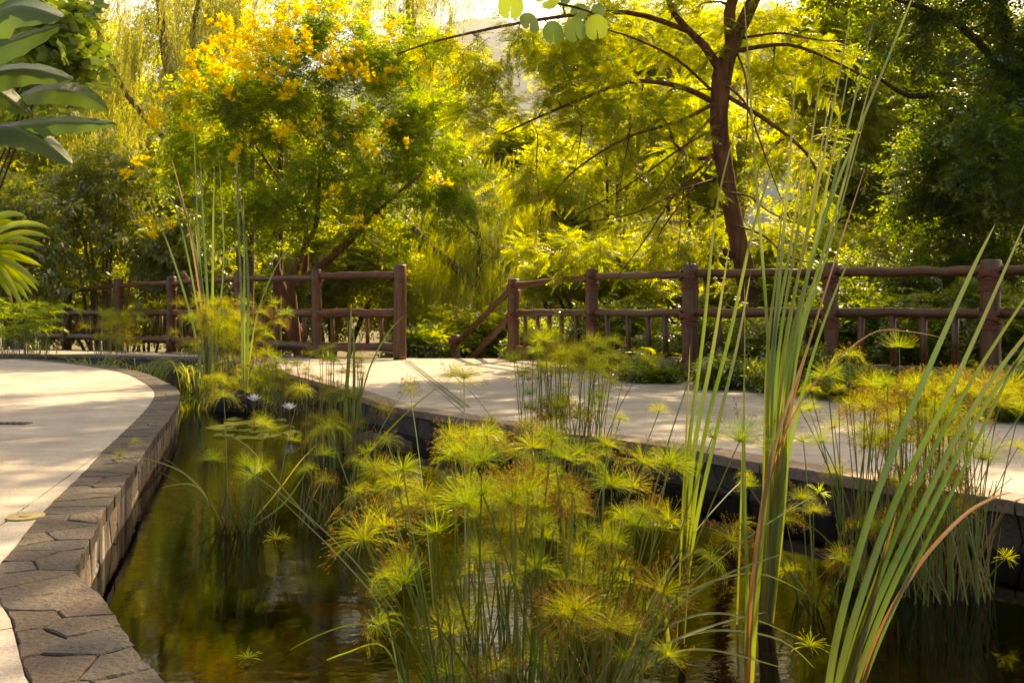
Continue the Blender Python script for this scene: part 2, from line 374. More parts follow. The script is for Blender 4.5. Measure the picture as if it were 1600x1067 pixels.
def T_strand(length=1.0, n=18, l=.10, w=.014):
    V = []; 
    for i in range(n):
        t = (i + .3) / n
        a = random.uniform(0, 6.28); sp = random.uniform(.25, .6)
        x = .16 * math.sin(1.5 * t) * length
        V += leaflet((x, 0, -t * length), (math.cos(a) * sp, math.sin(a) * sp, -1), l * random.uniform(.7, 1.1), w, (math.sin(a), -math.cos(a) + .3, .2))
    for i in range(4):
        t0, t1 = i / 4, (i + 1) / 4
        x0, x1 = .16 * math.sin(1.5 * t0) * length, .16 * math.sin(1.5 * t1) * length
        V += [(x0, -.003, -t0 * length), (x1, -.003, -t1 * length), (x1, .003, -t1 * length), (x0, .003, -t0 * length)]
    V = np.array([np.array(v, float) for v in V]); return V, np.arange(len(V)).reshape(-1, 4)

def blobs(bl, n):
    """random points in ellipsoids (cx,cy,cz,rx,ry,rz,weight)"""
    b = np.array(bl, float); w = b[:, 6] / b[:, 6].sum(); k = rng.choice(len(b), n, p=w)
    d = norm(rng.normal(size=(n, 3))); r = rng.random(n)[:, None] ** .42
    return b[k, :3] + d * r * b[k, 3:6]
def grow(limbs, att, r_tw=.02, arch=.12, sag=.1, seg=6, up_pen=.6, step=.12, start=.35, maxr=.06):
    """connect attractor points to the limbs by curved branches; returns tubes' data and leaf anchors"""
    sp = []; sr = []
    for pts, rad in limbs:
        pts = [Vector(p) for p in pts]
        if not hasattr(rad, '__len__'): rad = list(np.linspace(rad, rad * .4, len(pts)))
        for i in range(len(pts) - 1):
            for t in np.linspace(0, 1, 5)[:-1]:
                sp.append(pts[i].lerp(pts[i + 1], t)); sr.append(rad[i] * (1 - t) + rad[i + 1] * t)
        sp.append(pts[-1]); sr.append(rad[-1])
    K = np.array([list(p) for p in sp]); KR = np.array(sr)
    d0 = np.array([np.min(np.linalg.norm(K - a, axis=1)) for a in att])
    mb = MB(); A = []; D = []
    for idx in np.argsort(d0):
        a = att[idx]; dd = np.linalg.norm(K - a, axis=1) + up_pen * np.maximum(0, K[:, 2] - a[2])
        j = int(np.argmin(dd)); p = K[j]; ln = np.linalg.norm(a - p)
        if ln < .05: continue
        c = p + (a - p) * .5 + np.array([0, 0, arch * ln]) + rng.normal(0, .07 * ln, 3)
        ts = np.linspace(0, 1, seg + 1)[:, None]
        q = (1 - ts) ** 2 * p + 2 * ts * (1 - ts) * c + ts ** 2 * a
        q[:, 2] -= (ts[:, 0] ** 3) * sag * ln
        q[1:-1] += rng.normal(0, .018 * ln, (seg - 1, 3))
        r0 = min(maxr, KR[j] * .62, r_tw * (.5 + ln * .5)); r1 = max(.0035, r0 * .3)
        rr = np.linspace(r0, r1, seg + 1)
        mb.tube([Vector(x) for x in q], list(rr), 4, cap=False)
        K = np.vstack([K, q[1:]]); KR = np.append(KR, rr[1:])
        m = max(2, int(ln * (1 - start) / step))
        t2 = start + (1 - start) * rng.random(m)[:, None]; t2[-1] = 1
        q2 = (1 - t2) ** 2 * p + 2 * t2 * (1 - t2) * c + t2 ** 2 * a; q2[:, 2] -= (t2[:, 0] ** 3) * sag * ln
        A.append(q2); D.append(norm(2 * (1 - t2) * (c - p) + 2 * t2 * (a - c)))
    return mb, np.vstack(A), np.vstack(D)
def leafdirs(D, side=.8, up=0.0, noise_=.3):
    n = len(D); lat = norm(np.cross(D, np.tile([0, 0, 1.], (n, 1)) + rng.normal(0, .1, (n, 3))))
    s_ = rng.choice([-1, 1], n)[:, None]
    d = D * .5 + lat * s_ * side + rng.normal(0, noise_, (n, 3)); d[:, 2] += up
    return norm(d)
def limb(mb, pts, rad, n=10, jit=.05):
    """smooth a polyline and add it"""
    pts = [Vector(p) for p in pts]
    if not hasattr(rad, '__len__'): rad = list(np.linspace(rad, rad * .5, len(pts)))
    out = []; ro = []
    for i in range(len(pts) - 1):
        p0 = pts[max(i - 1, 0)]; p1 = pts[i]; p2 = pts[i + 1]; p3 = pts[min(i + 2, len(pts) - 1)]
        for t in (0, .25, .5, .75):
            out.append(.5 * ((2 * p1) + (p2 - p0) * t + (2 * p0 - 5 * p1 + 4 * p2 - p3) * t * t + (-p0 + 3 * p1 - 3 * p2 + p3) * t ** 3))
            ro.append(rad[i] * (1 - t) + rad[i + 1] * t)
    out.append(pts[-1]); ro.append(rad[-1])
    mb.tube(out, ro, n, jit=jit)
    return out
def tree(name, label, cat, base, limbs, att, tmpl, leafmat_, barkmat, n_leaf, scale=(.8, 1.25), side=.8, up=0., group=None, lim_names=None,
         jitter=.06, arch=.12, sag=.1, r_tw=.02, spread=.3, roll=.5, extra=0, leafbase=None, start=.35, trunk_sides=10):
    t = thing(name, label, cat, base, group); off = Vector(base)
    def loc(pts): return [Vector(p) - off for p in pts]
    for i, (pts, rad) in enumerate(limbs):
        mb = MB(); limb(mb, loc(pts), rad, trunk_sides); mb.build((lim_names or ['trunk'] + ['limb'] * 40)[i], barkmat, t, True)
    mb, A, D = grow([(loc(p), r) for p, r in limbs], att - np.array(off), r_tw=r_tw, arch=arch, sag=sag, start=start)
    tag(mb.build('branches', barkmat, t, True), kind='stuff')
    k = rng.integers(0, len(A), n_leaf)
    pos = A[k] + rng.normal(0, jitter, (n_leaf, 3)); d = leafdirs(D[k], side, up)
    fr = frames(d, roll=rng.normal(0, roll, n_leaf))
    b = None
    if leafbase is not None: b = leafbase(pos + np.array(off))
    bake('crown', tmpl, pos, fr, rng.uniform(scale[0], scale[1], n_leaf), leafmat_, t, spread, b)
    return t, A + np.array(off), D

# polygon tools for slabs and stones
def clip(poly, p, n):
    """keep the side where (q-p).n >= 0"""
    out = []; m = len(poly)
    for i in range(m):
        a, b = poly[i], poly[(i + 1) % m]
        da = (a[0] - p[0]) * n[0] + (a[1] - p[1]) * n[1]; db = (b[0] - p[0]) * n[0] + (b[1] - p[1]) * n[1]
        if da >= 0: out.append(a)
        if (da > 0 and db < 0) or (da < 0 and db > 0):
            t = da / (da - db); out.append((a[0] + (b[0] - a[0]) * t, a[1] + (b[1] - a[1]) * t))
    return out
def voronoi(seeds, rect, gap, stretch=1.0):
    """cells in (s,t); distances with s scaled by 1/stretch so that cells are elongated"""
    cells = []
    s_ = [(a / stretch, b) for a, b in seeds]
    for i, a in enumerate(s_):
        poly = [(rect[0] / stretch, rect[1]), (rect[2] / stretch, rect[1]), (rect[2] / stretch, rect[3]), (rect[0] / stretch, rect[3])]
        nb = sorted((j for j in range(len(s_)) if j != i), key=lambda j: (s_[j][0] - a[0]) ** 2 + (s_[j][1] - a[1]) ** 2)[:16]
        for j in nb:
            b = s_[j]; dx, dy = a[0] - b[0], a[1] - b[1]; l = math.hypot(dx, dy)
            if l < 1e-5: continue
            n = (dx / l, dy / l); g = gap / 2
            poly = clip(poly, ((a[0] + b[0]) / 2 + n[0] * g, (a[1] + b[1]) / 2 + n[1] * g), n)
            if len(poly) < 3: break
        if len(poly) >= 3: cells.append([(x * stretch, y) for x, y in poly])
    return cells
def area(p): return .5 * sum(p[i][0] * p[(i + 1) % len(p)][1] - p[(i + 1) % len(p)][0] * p[i][1] for i in range(len(p)))
class Strip:
    """maps (s,t) to the plane between an edge line and its parallel"""
    def __init__(self, pts, width, side=1):
        self.p = [Vector(q).to_2d() for q in pts]; k = len(self.p); self.q = []
        for i in range(k):
            a = (self.p[i] - self.p[max(i - 1, 0)]); b = (self.p[min(i + 1, k - 1)] - self.p[i])
            a = a.normalized() if a.length > 0 else b.normalized(); b = b.normalized() if b.length > 0 else a
            na = Vector((-a.y, a.x)) * side; nb_ = Vector((-b.y, b.x)) * side; m = (na + nb_).normalized()
            self.q.append(self.p[i] + m * width / max(.5, m.dot(na)))
        self.s = [0]
        for i in range(1, k): self.s.append(self.s[-1] + (self.p[i] - self.p[i - 1]).length)
        self.w = width; self.L = self.s[-1]
    def at(self, s, t):
        s = min(max(s, 0), self.L); i = 0
        while i < len(self.s) - 2 and self.s[i + 1] < s: i += 1
        u = (s - self.s[i]) / max(1e-9, self.s[i + 1] - self.s[i])
        a = self.p[i].lerp(self.p[i + 1], u); b = self.q[i].lerp(self.q[i + 1], u)
        return a.lerp(b, t / self.w)
def smoothline(pts, sub=4):
    pts = [Vector(p) for p in pts]; out = []
    for i in range(len(pts) - 1):
        p0 = pts[max(i - 1, 0)]; p1 = pts[i]; p2 = pts[i + 1]; p3 = pts[min(i + 2, len(pts) - 1)]
        for k in range(sub):
            t = k / sub
            out.append(.5 * ((2 * p1) + (p2 - p0) * t + (2 * p0 - 5 * p1 + 4 * p2 - p3) * t * t + (-p0 + 3 * p1 - 3 * p2 + p3) * t ** 3))
    out.append(pts[-1]); return out

# ================================================================ THE SETTING
# far ground and hill
def ground_mesh():
    mb = MB(); mb.poly([(-5000, -5000, -1.35), (5000, -5000, -1.35), (5000, 5000, -1.35), (-5000, 5000, -1.35)]); return mb
tag(ground_mesh().build('ground', M['ground']), kind='structure')
def hill():
    nx, ny = 90, 40; X = np.linspace(-2000, 2500, nx); Y = np.linspace(800, 3000, ny); V = []
    for j, y in enumerate(Y):
        for i, x in enumerate(X):
            t = min(1, max(0, (y - 800) / 1200)); t = t * t * (3 - 2 * t)
            h = t * (585 + .06 * x + 60 * math.sin(x * .003 + 1) + 30 * math.sin(x * .01 + y * .005) + 14 * math.sin(x * .03 + y * .016)) + random.uniform(-8, 8) * t
            V.append((x, y, h - 20))
    V = np.array(V); Q = [(j * nx + i, j * nx + i + 1, (j + 1) * nx + i + 1, (j + 1) * nx + i) for j in range(ny - 1) for i in range(nx - 1)]
    return link('hill', quadmesh('hill', V, np.array(Q)), M['hill'])
tag(hill(), kind='structure')

# pond outlines
LEFT = [(-40, 561, 0), (32, 560), (133, 568), (213, 580), (255, 596), (276, 609), (279, 623), (266, 649), (234, 691), (202, 739), (186, 760), (159, 798), (138, 840), (109, 891)]
lo = [G(p[0], p[1]) for p in LEFT]
lo = [Vector((-14, 14.9, 0))] + lo
lo = smoothline(lo, 3)
near = [G(160, 941), G(207, 1021), G(250, 1067), Vector((-.35, 1.30, 0)), Vector((.05, .86, 0)), Vector((.8, .62, 0)), Vector((2.2, .55, 0)), Vector((3.8, .5, 0))]
left_edge = lo + near
RIGHT = [(395, 571), (420, 577), (475, 590), (530, 606), (575, 622), (620, 636), (720, 652), (850, 672), (950, 685), (1094, 705), (1195, 724), (1300, 740), (1450, 762), (1600, 785)]
right_edge = smoothline([Vector((-14, 16.6, 0)), Vector((-9.5, 16.5, 0)), Vector((-5.6, 15.2, 0)), Vector((-4.4, 14.0, 0))] + [G(*p) for p in RIGHT] + [Vector((2.6, 2.85, 0)), Vector((3.4, 2.0, 0)), Vector((4.6, 1.2, 0))], 3)
pond_poly = [p.to_2d() for p in left_edge] + [p.to_2d() for p in reversed(right_edge)]
def sheet(name, poly, z, mat, **k):
    mb = MB(); mb.poly([(p[0], p[1], z) for p in poly]); return tag(mb.build(name, mat), **k)
big = [(-15, -.2), (6, -.2), (6, 17.2), (-15, 17.2)]
# pond bed with gentle undulation, water sheet
def bed():
    nx, ny = 90, 80; X = np.linspace(-14.4, 4.8, nx); Y = np.linspace(.3, 16.8, ny); V = []
    for y in Y:
        for x in X: V.append((x, y, -.58 + .03 * math.sin(x * 2.2) * math.cos(y * 1.7) + random.uniform(-.012, .012)))
    Q = [(j * nx + i, j * nx + i + 1, (j + 1) * nx + i + 1, (j + 1) * nx + i) for j in range(ny - 1) for i in range(nx - 1)]
    return link('pond_bed', quadmesh('pond_bed', np.array(V), np.array(Q)), M['silt'])
tag(bed(), kind='structure')
sheet('water', pond_poly, WZ, M['water'], kind='structure')

# pavements: polygons cut by joints into slabs
def slabs(name, outline, cuts, mat, t=.06, gap=.009):
    par = thing(name, '', ''); del par['label']; del par['category']; par['kind'] = 'structure'
    pieces = [outline]
    for (a, b, sel) in cuts:
        d = Vector((b[0] - a[0], b[1] - a[1])).normalized(); n = (-d.y, d.x); new = []
        for pc in pieces:
            c = (sum(p[0] for p in pc) / len(pc), sum(p[1] for p in pc) / len(pc))
            if sel and not sel(c): new.append(pc); continue
            g = gap / 2
            p1 = clip(pc, (a[0] + n[0] * g, a[1] + n[1] * g), n); p2 = clip(pc, (a[0] - n[0] * g, a[1] - n[1] * g), (-n[0], -n[1]))
            for q in (p1, p2):
                if len(q) > 2 and abs(area(q)) > .01: new.append(q)
        pieces = new
    for pc in pieces:
        if area(pc) < 0: pc = pc[::-1]
        mb = MB(); k = len(pc); z = random.uniform(-.0015, .0015)
        top = [Vector((p[0], p[1], z)) for p in pc]; bot = [Vector((p[0], p[1], -t)) for p in pc]
        mb.v = top + bot; mb.f = [tuple(range(k))] + [(i, k + i, k + (i + 1) % k, (i + 1) % k) for i in range(k)]; mb.mi = [0] * (k + 1)
        mb.build('concrete_slab', mat, par)
    mb = MB(); mb.poly([(p[0], p[1], -.022) for p in outline]); mb.build('joint_filler', M['mortar'], par)
    return par
CW = .21
stripL = Strip(left_edge, CW, side=-1)      # coping lies on the pavement side
inn = [tuple(stripL.at(s, CW)) for s in stripL.s]
lastq = inn[-1]
outL = inn + [(3.8, -2.5), (-16, -2.5), (-16, 14.9)]
g1a, g1b = G(0, 687), G(185, 673)
def far_side(c): return c[1] > 2.9
slabs('pavement', outL, [((g1a.x, g1a.y), (g1b.x, g1b.y), None), (tuple(G(0, 571))[:2], tuple(G(130, 574.5))[:2], lambda c: c[1] > 6),
      (tuple(G(147, 714))[:2], tuple(G(0, 821))[:2], lambda c: c[1] < 6 and c[0] < 2), (tuple(G(0, 794))[:2], tuple(G(60, 792))[:2], lambda c: c[0] < -1.7 and c[1] < 6),
      (tuple(G(0, 984))[:2], tuple(G(48, 976))[:2], lambda c: c[1] < 6 )], M['concrete'])
back = [(-15, 19.0), (-9.8, 18.2), (-6.5, 16.6), (-4.5, 15.3), (-2.6, 14.7), (-1.6, 14.75), (0.2, 14.7), (.75, 13.2), tuple(G(955, 578))[:2], tuple(G(1078, 596))[:2], tuple(G(1200, 606))[:2], tuple(G(1300, 616))[:2], tuple(G(1430, 632))[:2], tuple(G(1548, 648))[:2], (4.6, 5.3), (5.6, 3.6), (7.5, 1.2)]
stripR = Strip(right_edge, .17, side=1)
innR = [tuple(stripR.at(s, .17)) for s in stripR.s]
outR = [tuple(p) for p in back] + innR[::-1]
dj0, dj1 = G(628, 563), G(715, 637)
def right_of(c): return (c[0] - dj0.x) * (dj1.y - dj0.y) - (c[1] - dj0.y) * (dj1.x - dj0.x) < 0
slabs('walkway', outR, [((dj0.x, dj0.y), (dj1.x, dj1.y), None), ((-3, 12.07), (3, 12.0), None), ((-1, 6.45), (3, 6.85), right_of),
      ((-6.1, 15.0), (-6.6, 18), lambda c: c[0] < -3), ((-10.1, 15.0), (-10.6, 19), lambda c: c[0] < -3),
      ((2.9, 3.2), (6, 5.0), lambda c: c[0] > 1.5 and c[1] < 5)], M['concrete'], gap=.011)
# double dark strip along the diagonal joint
dd = (dj1 - dj0).normalized(); nn = Vector((-dd.y, dd.x, 0)); mb = MB()
for o_ in (.05, .095):
    a, b = dj0 + nn * o_, dj1 + nn * o_ - dd * .02
    mb.poly([a - nn * .011 + Vector((0, 0, .004)), b - nn * .011 + Vector((0, 0, .004)), b + nn * .011 + Vector((0, 0, .004)), a + nn * .011 + Vector((0, 0, .004))])
par = bpy.data.objects['walkway']; mb.build('joint_strip', M['grate'], par)

# coping stones and wall stones
def stone_mesh(name, top2d, z0, z1, bev=.006, wob=.002):
    k = len(top2d)
    if area(top2d) < 0: top2d = top2d[::-1]
    cx = sum(p[0] for p in top2d) / k; cy_ = sum(p[1] for p in top2d) / k
    v = [(p[0], p[1], z0) for p in top2d] + [(p[0], p[1], z1 - bev) for p in top2d]
    for p in top2d:
        d = math.hypot(p[0] - cx, p[1] - cy_); f = max(0, 1 - bev / max(d, .01))
        v.append((cx + (p[0] - cx) * f, cy_ + (p[1] - cy_) * f, z1 + random.uniform(-wob, wob)))
    f = [tuple(2 * k + i for i in range(k))]
    for r in (0, 1):
        for i in range(k): f.append((r * k + i, r * k + (i + 1) % k, (r + 1) * k + (i + 1) % k, (r + 1) * k + i))
    me = bpy.data.meshes.new(name); me.from_pydata(v, [], f); me.update(); return me
def coping(par, strip, s0, s1, mat, cell, rows, name, zt=.0, overhang=.0, gap=.007):
    seeds = []; s = s0
    if rows == 0:
        while s < s1:
            step = cell * random.uniform(.6, 1.35); seeds.append((s + step / 2, strip.w * random.uniform(.4, .6))); s += step
    else:                                            # scattered flagstones, kept a minimum distance apart
        n_try = int((s1 - s0) / cell * 14)
        for _ in range(n_try):
            q = (random.uniform(s0, s1), random.uniform(.12, .88) * strip.w)
            if all(((q[0] - e[0]) / 1.0) ** 2 + ((q[1] - e[1]) * .75) ** 2 > (cell * (.62 - .25 * rows)) ** 2 * random.uniform(.6, 1.4) for e in seeds): seeds.append(q)
    for c in voronoi(seeds, (s0, -overhang, s1, strip.w - .003), gap):
        pts = []
        for i in range(len(c)):                      # refine long edges so that stones follow the curve, with rough edges
            a, b = c[i], c[(i + 1) % len(c)]; m = max(1, int(math.hypot(a[0] - b[0], a[1] - b[1]) / .035))
            for q in range(m):
                t = q / m; pts.append((a[0] + (b[0] - a[0]) * t + random.uniform(-.0036, .0036), a[1] + (b[1] - a[1]) * t + random.uniform(-.0036, .0036)))
        if abs(area(pts)) < .0003: continue
        w = [tuple(strip.at(*p)) if p[1] >= 0 else None for p in pts]
        for i, p in enumerate(pts):
            if w[i] is None:
                a = strip.at(p[0], 0); b = strip.at(p[0], .05); w[i] = tuple(a + (a - b).normalized() * (-p[1]))
        link(name, stone_mesh(name, w, -.05, zt + random.uniform(.001, .005), bev=.004, wob=.0015), mat, par)
def wallface(par, strip, s0, s1, z0, z1, mat, cell, name, inset=.012, thick=.03):
    seeds = []; s = s0
    while s < s1:
        step = cell * random.uniform(.6, 1.4)
        if random.random() < .45: seeds += [(s + step * .4, z0 + (z1 - z0) * random.uniform(.2, .35)), (s + step * .6, z0 + (z1 - z0) * random.uniform(.65, .85))]
        else: seeds.append((s + step / 2, (z0 + z1) / 2 + random.uniform(-.03, .03)))
        s += step
    for c in voronoi(seeds, (s0, z0, s1, z1), .008):
        if area(c) < 0: c = c[::-1]
        pr = random.uniform(0, .012); k = len(c); V = []
        def mp(p, off):
            a = strip.at(p[0], 0); b = strip.at(p[0], .05); n = (b - a).normalized(); q = a + n * off; return (q.x, q.y, p[1])
        cx = sum(p[0] for p in c) / k; cz = sum(p[1] for p in c) / k
        V = [mp(p, inset + thick) for p in c] + [mp(p, inset - pr + .006) for p in c] + [mp((cx + (p[0] - cx) * .93, cz + (p[1] - cz) * .93), inset - pr + random.uniform(-.003, .003)) for p in c]
        f = [tuple(2 * k + i for i in range(k))] + [(r * k + i, r * k + (i + 1) % k, (r + 1) * k + (i + 1) % k, (r + 1) * k + i) for r in (0, 1) for i in range(k)]
        me = bpy.data.meshes.new(name); me.from_pydata(V, [], f); me.update(); link(name, me, mat, par)
def wallcore(par, strip, z0, z1, mat, off=.035):
    mb = MB(); k = len(strip.p); a = []; b = []
    for i in range(k):
        n = (strip.q[i] - strip.p[i]) / strip.w; p = strip.p[i] + n * off; q = strip.p[i] + n * (strip.w - .004)
        mb.v += [Vector((p.x, p.y, z0)), Vector((p.x, p.y, z1)), Vector((q.x, q.y, z1)), Vector((q.x, q.y, z0))]
    for i in range(k - 1):
        for j in range(4):
            mb.f.append((4 * i + j, 4 * i + (j + 1) % 4, 4 * i + 4 + (j + 1) % 4, 4 * i + 4 + j)); mb.mi.append(0)
    mb.build('wall_core', mat, par)
wl = thing('pond_wall', 'low pond wall topped with irregular dark slate flagstones around the curved left terrace', 'wall')
wallcore(wl, stripL, -.62, -.007, M['mortar'])
sc_ = stripL.L
i_far = next(i for i, p in enumerate(stripL.p) if p.x > -9)
s_far = stripL.s[i_far]; i_cor = len(lo) - 1; s_cor = stripL.s[i_cor]
coping(wl, stripL, s_far, s_cor - 3.0, M['slate'], .19, .4, 'coping_stone', overhang=.01, gap=.005)
coping(wl, stripL, s_cor - 3.0, s_cor + 1.35, M['slate'], .17, .4, 'coping_stone', overhang=.01, gap=.0045)
coping(wl, stripL, s_cor + 1.35, stripL.L, M['slate'], .4, .2, 'coping_stone', overhang=.01)
i7 = next(i for i, p in enumerate(stripL.p) if p.x > -6)
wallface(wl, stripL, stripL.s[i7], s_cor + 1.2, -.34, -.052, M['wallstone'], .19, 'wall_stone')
wr = thing('pond_wall', 'low dark stone pond wall with brown cap slabs along the walkway by the log fences', 'wall')
wallcore(wr, stripR, -.62, -.052, M['mortar'])
iR = next(i for i, p in enumerate(stripR.p) if p.x > -6.0 )
coping(wr, stripR, 4.0, stripR.s[iR], M['capstone'], .5, 0, 'cap_slab', overhang=.02, gap=.006)
coping(wr, stripR, stripR.s[iR], stripR.L, M['capstone'], .36, 0.0, 'cap_slab', overhang=.02, gap=.005)
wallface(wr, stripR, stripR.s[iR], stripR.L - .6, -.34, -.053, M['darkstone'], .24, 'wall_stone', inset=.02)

# planted bank behind the walkway, falling away beyond the fence
def bank(name, line, rows):
    mb = MB(); k = len(line); st = []
    for i in range(k):
        a = Vector(line[max(i - 1, 0)]); b = Vector(line[min(i + 1, k - 1)]); t = (b - a).normalized(); n = Vector((-t.y, t.x))
        for off, z in rows: p = Vector(line[i]) + n * off; mb.v.append(Vector((p.x, p.y, z + (random.uniform(-.03, .03) if off > .3 else 0))))
    r = len(rows)
    for i in range(k - 1):
        for j in range(r - 1): mb.f.append((i * r + j, (i + 1) * r + j, (i + 1) * r + j + 1, i * r + j + 1)); mb.mi.append(0)
    return tag(mb.build(name, M['soil']), kind='structure')
rows = [(0, -.025), (.5, -.02), (1.2, -.05), (2.6, -.4), (4.5, -1.0), (8, -1.34)]
bank('planted_bank', back[:6], rows); bank('planted_bank', [(.12, 14.7)] + back[7:], rows)

# covers set in the left pavement
p = G(40, 808); mb = MB(); mb.tube([p + Vector((0, 0, -.01)), p + Vector((0, 0, .006))], .065, 24)
t = tag(mb.build('cover_plate', M['yellowplate']), 'worn yellow round cover plate let into the pale left pavement', 'cover plate')
mb = MB(); mb.tube([p + Vector((0, 0, .0)), p + Vector((0, 0, .009))], .022, 16); mb.build('bolt', M['yellowplate'], t)
d0 = thing('drain_grate', 'narrow bronze drain grate set in the left terrace', 'drain', tuple(G(8, 662)))
mb = MB(); mb.box((-.16, -.05, -.01), (.16, .05, .004)); mb.build('frame', M['grate'], d0)
for i in range(7):
    mb = MB(); mb.box((-.14 + i * .042, -.042, .003), (-.12 + i * .042, .042, .009)); mb.build('bar', M['grate'], d0)

# ================================================================ FENCES
def rail_pts(a, b, n=8, wob=.012):
    a, b = Vector(a), Vector(b); return [a.lerp(b, i / n) + Vector((0, random.uniform(-wob, wob), random.uniform(-wob, wob) if 0 < i < n else 0)) for i in range(n + 1)]
def lashing(post, r, zr, u, rr, rings=5):
    """coil under the rail plus two bands crossing over rail and post"""
    mb = MB(); z0 = zr - rr - .012; th = .009
    for i in range(rings):
        z = z0 - i * .020; k = 14; R_ = r + th * .6; tl = random.uniform(-.006, .006)
        pts = [Vector((math.cos(2 * math.pi * j / k) * R_, math.sin(2 * math.pi * j / k) * R_, z + tl * math.cos(2 * math.pi * j / k + i))) for j in range(k)]
        pts.append(pts[0]); mb.tube(pts, th, 5, cap=False)
    z0 = zr + rr
    u = Vector(u).normalized(); w = Vector((-u.y, u.x, 0))
    for s_ in (-1, 1):
        for q in range(3):
            off = (q - 1) * .014; pts = []
            for j in range(13):
                a = -math.pi * .52 + math.pi * 1.04 * j / 12
                R2 = r + .011 + (rr * .32 if abs(a) < 1.0 else 0)
                pts.append(u * (math.sin(a) * R2 * s_) + w * (-math.cos(a) * R2) + Vector((0, 0, zr + rr * 1.25 * (j / 6 - 1) + off)))
            mb.tube(pts, .0075, 5, cap=True)
    return mb.build('lashing', M['lash'], post, True)
def fence(name, label, posts, rails, balus, group='log fences of the walkway', tall_last=False):
    t = thing(name, label, 'fence', (posts[0][0], posts[0][1], 0), group); o0 = Vector((posts[0][0], posts[0][1], 0))
    P3 = [Vector((p[0], p[1], 0)) - o0 for p in posts]; k = len(posts)
    for i, (x, y, h, r, lash_) in enumerate(posts):
        mb = MB(); n = 7
        pts = [Vector((random.uniform(-.006, .006), random.uniform(-.006, .006), -.12 + (h + .12) * j / n)) for j in range(n + 1)]
        rad = [r * random.uniform(.96, 1.04) for _ in pts]; pts.append(pts[-1] + Vector((0, 0, .012))); rad[-1] = r * .99; rad.append(r * .86)
        mb.tube(pts, rad, 18, jit=.012); po = mb.build('post', M['wood'], t, True); po.location = P3[i]
        a = P3[max(i - 1, 0)]; b = P3[min(i + 1, k - 1)]; u = (b - a)
        for z, n_ in lash_: lashing(po, r, z, u, .05, n_)
    for i in range(k - 1):
        for (za, zb, r) in rails[i]:
            u = (P3[i + 1] - P3[i]).normalized()
            a = P3[i] - u * .02 + Vector((0, 0, za)); b = P3[i + 1] + u * .02 + Vector((0, 0, zb))
            mb = MB(); pts = rail_pts(a, b, 10, .010); rr = [r * random.uniform(.9, 1.1) for _ in pts]
            mb.tube(pts, rr, 12, jit=.02); mb.build('rail', M['wood'], t, True)
        nb = balus[i]
        if not nb: continue
        (_, _, _), (m0, m1, mr), (b0, b1, br) = rails[i]
        for j in range(nb):
            f = (j + 1) / (nb + 1) + random.uniform(-.02, .02); q = P3[i].lerp(P3[i + 1], f)
            zt = m0 + (m1 - m0) * f; zb = b0 + (b1 - b0) * f; mb = MB()
            l = random.uniform(-.012, .012)
            mb.tube([q + Vector((l, 0, zb)), q + Vector((0, 0, (zt + zb) / 2)), q + Vector((-l, 0, zt))], [r_ * random.uniform(.95, 1.06) for r_ in (.036, .034, .036)], 9, jit=.03)
            mb.build('baluster', M['wood'], t, True)
    return t
def PX(x, d, top, r, lash_): return ((x - 800) * d / F, d, EYE + (HZ - top) * d / F, r, lash_)
LA = lambda h: [(h - .13, 5), (.74, 4)]
lp = [PX(625, 14.4, 415, .104, []), PX(495, 14.9, 422, .082, []), PX(375, 16.5, 425, .10, []), PX(268, 18.5, 433, .10, []), PX(185, 20, 437, .10, []), PX(105, 21.4, 447, .105, []), PX(10, 23, 452, .1, [])]
lp = [(a, b, h, r, LA(h) if i else []) for i, (a, b, h, r, _) in enumerate(lp)]
def rl(posts, i, tr, mr, br, d=.13): return [(posts[i][2] - d, posts[i + 1][2] - d, tr), (.75, .75, mr), (.19, .19, br)]
railsL = [rl(lp, i, .054, .066, .078) for i in range(6)]
railsL[0][0] = (lp[0][2] - .14, lp[1][2] - .10, .056)
fence('log_fence', 'rustic brown log fence left of the steps, ending in a tall square-topped post', lp, railsL, [4, 5, 5, 5, 5, 4])
rp = [PX(803, 14.0, 437, .092, []), PX(925, 11.8, 422, .084, []), PX(1078, 10.1, 415, .09, []), PX(1298, 9.2, 412, .072, []), PX(1548, 8.2, 408, .088, []), (5.5, 7.0, 1.2, .08, [])]
rp = [(a, b, h, r, [(h - .11, 6 if i else 4), (.72, 4)] + ([(.16, 2)] if i == 2 else [])) for i, (a, b, h, r, _) in enumerate(rp)]
railsR = [rl(rp, i, .046, .05, .05, .09) for i in range(5)]
railsR[2][2] = (.2, .17, .05)
fence('log_fence', 'rustic brown log fence right of the steps with rattan-lashed joints', rp, railsR, [5, 4, 4, 4, 4])
# steps and handrail
st = tag(thing('staircase', 'concrete steps going down behind the walkway between the two log fences', 'steps', (-.85, 14.75, 0)))
for i in range(6):
    mb = MB(); mb.box((-.88 - .03 * i, .3 * i, -.17 * (i + 1) - .12), (.86 - .03 * i, .3 * i + .302, -.17 * (i + 1))); mb.build('step', M['concrete'], st)
hr = thing('handrail', 'sloping log handrail leading down the steps with a short post at its foot', 'handrail', (rp[0][0], 14.0, 0)); oh = Vector((rp[0][0], 14.0, 0))
for a, b, r in ((P(803, 447, 14.02), P(684, 566, 16.6), .05), (P(800, 492, 14.02), P(722, 575, 16.0), .05)):
    mb = MB(); mb.tube([p_ - oh for p_ in rail_pts(a, b, 9, .012)], [r * random.uniform(.92, 1.08) for _ in range(10)], 10, jit=.02); mb.build('rail', M['wood'], hr, True)
q = P(711, 524, 15.9) - oh; mb = MB(); mb.tube([Vector((q.x, q.y, -1.1)), Vector((q.x, q.y, -.3)), q, q + Vector((0, 0, .01))], [.08, .08, .078, .065], 14, jit=.02)
po = mb.build('post', M['wood'], hr, True); lashing(po, .08, 0, (1, -.6, 0), .05, 3).location = (q.x, q.y, q.z - .08)

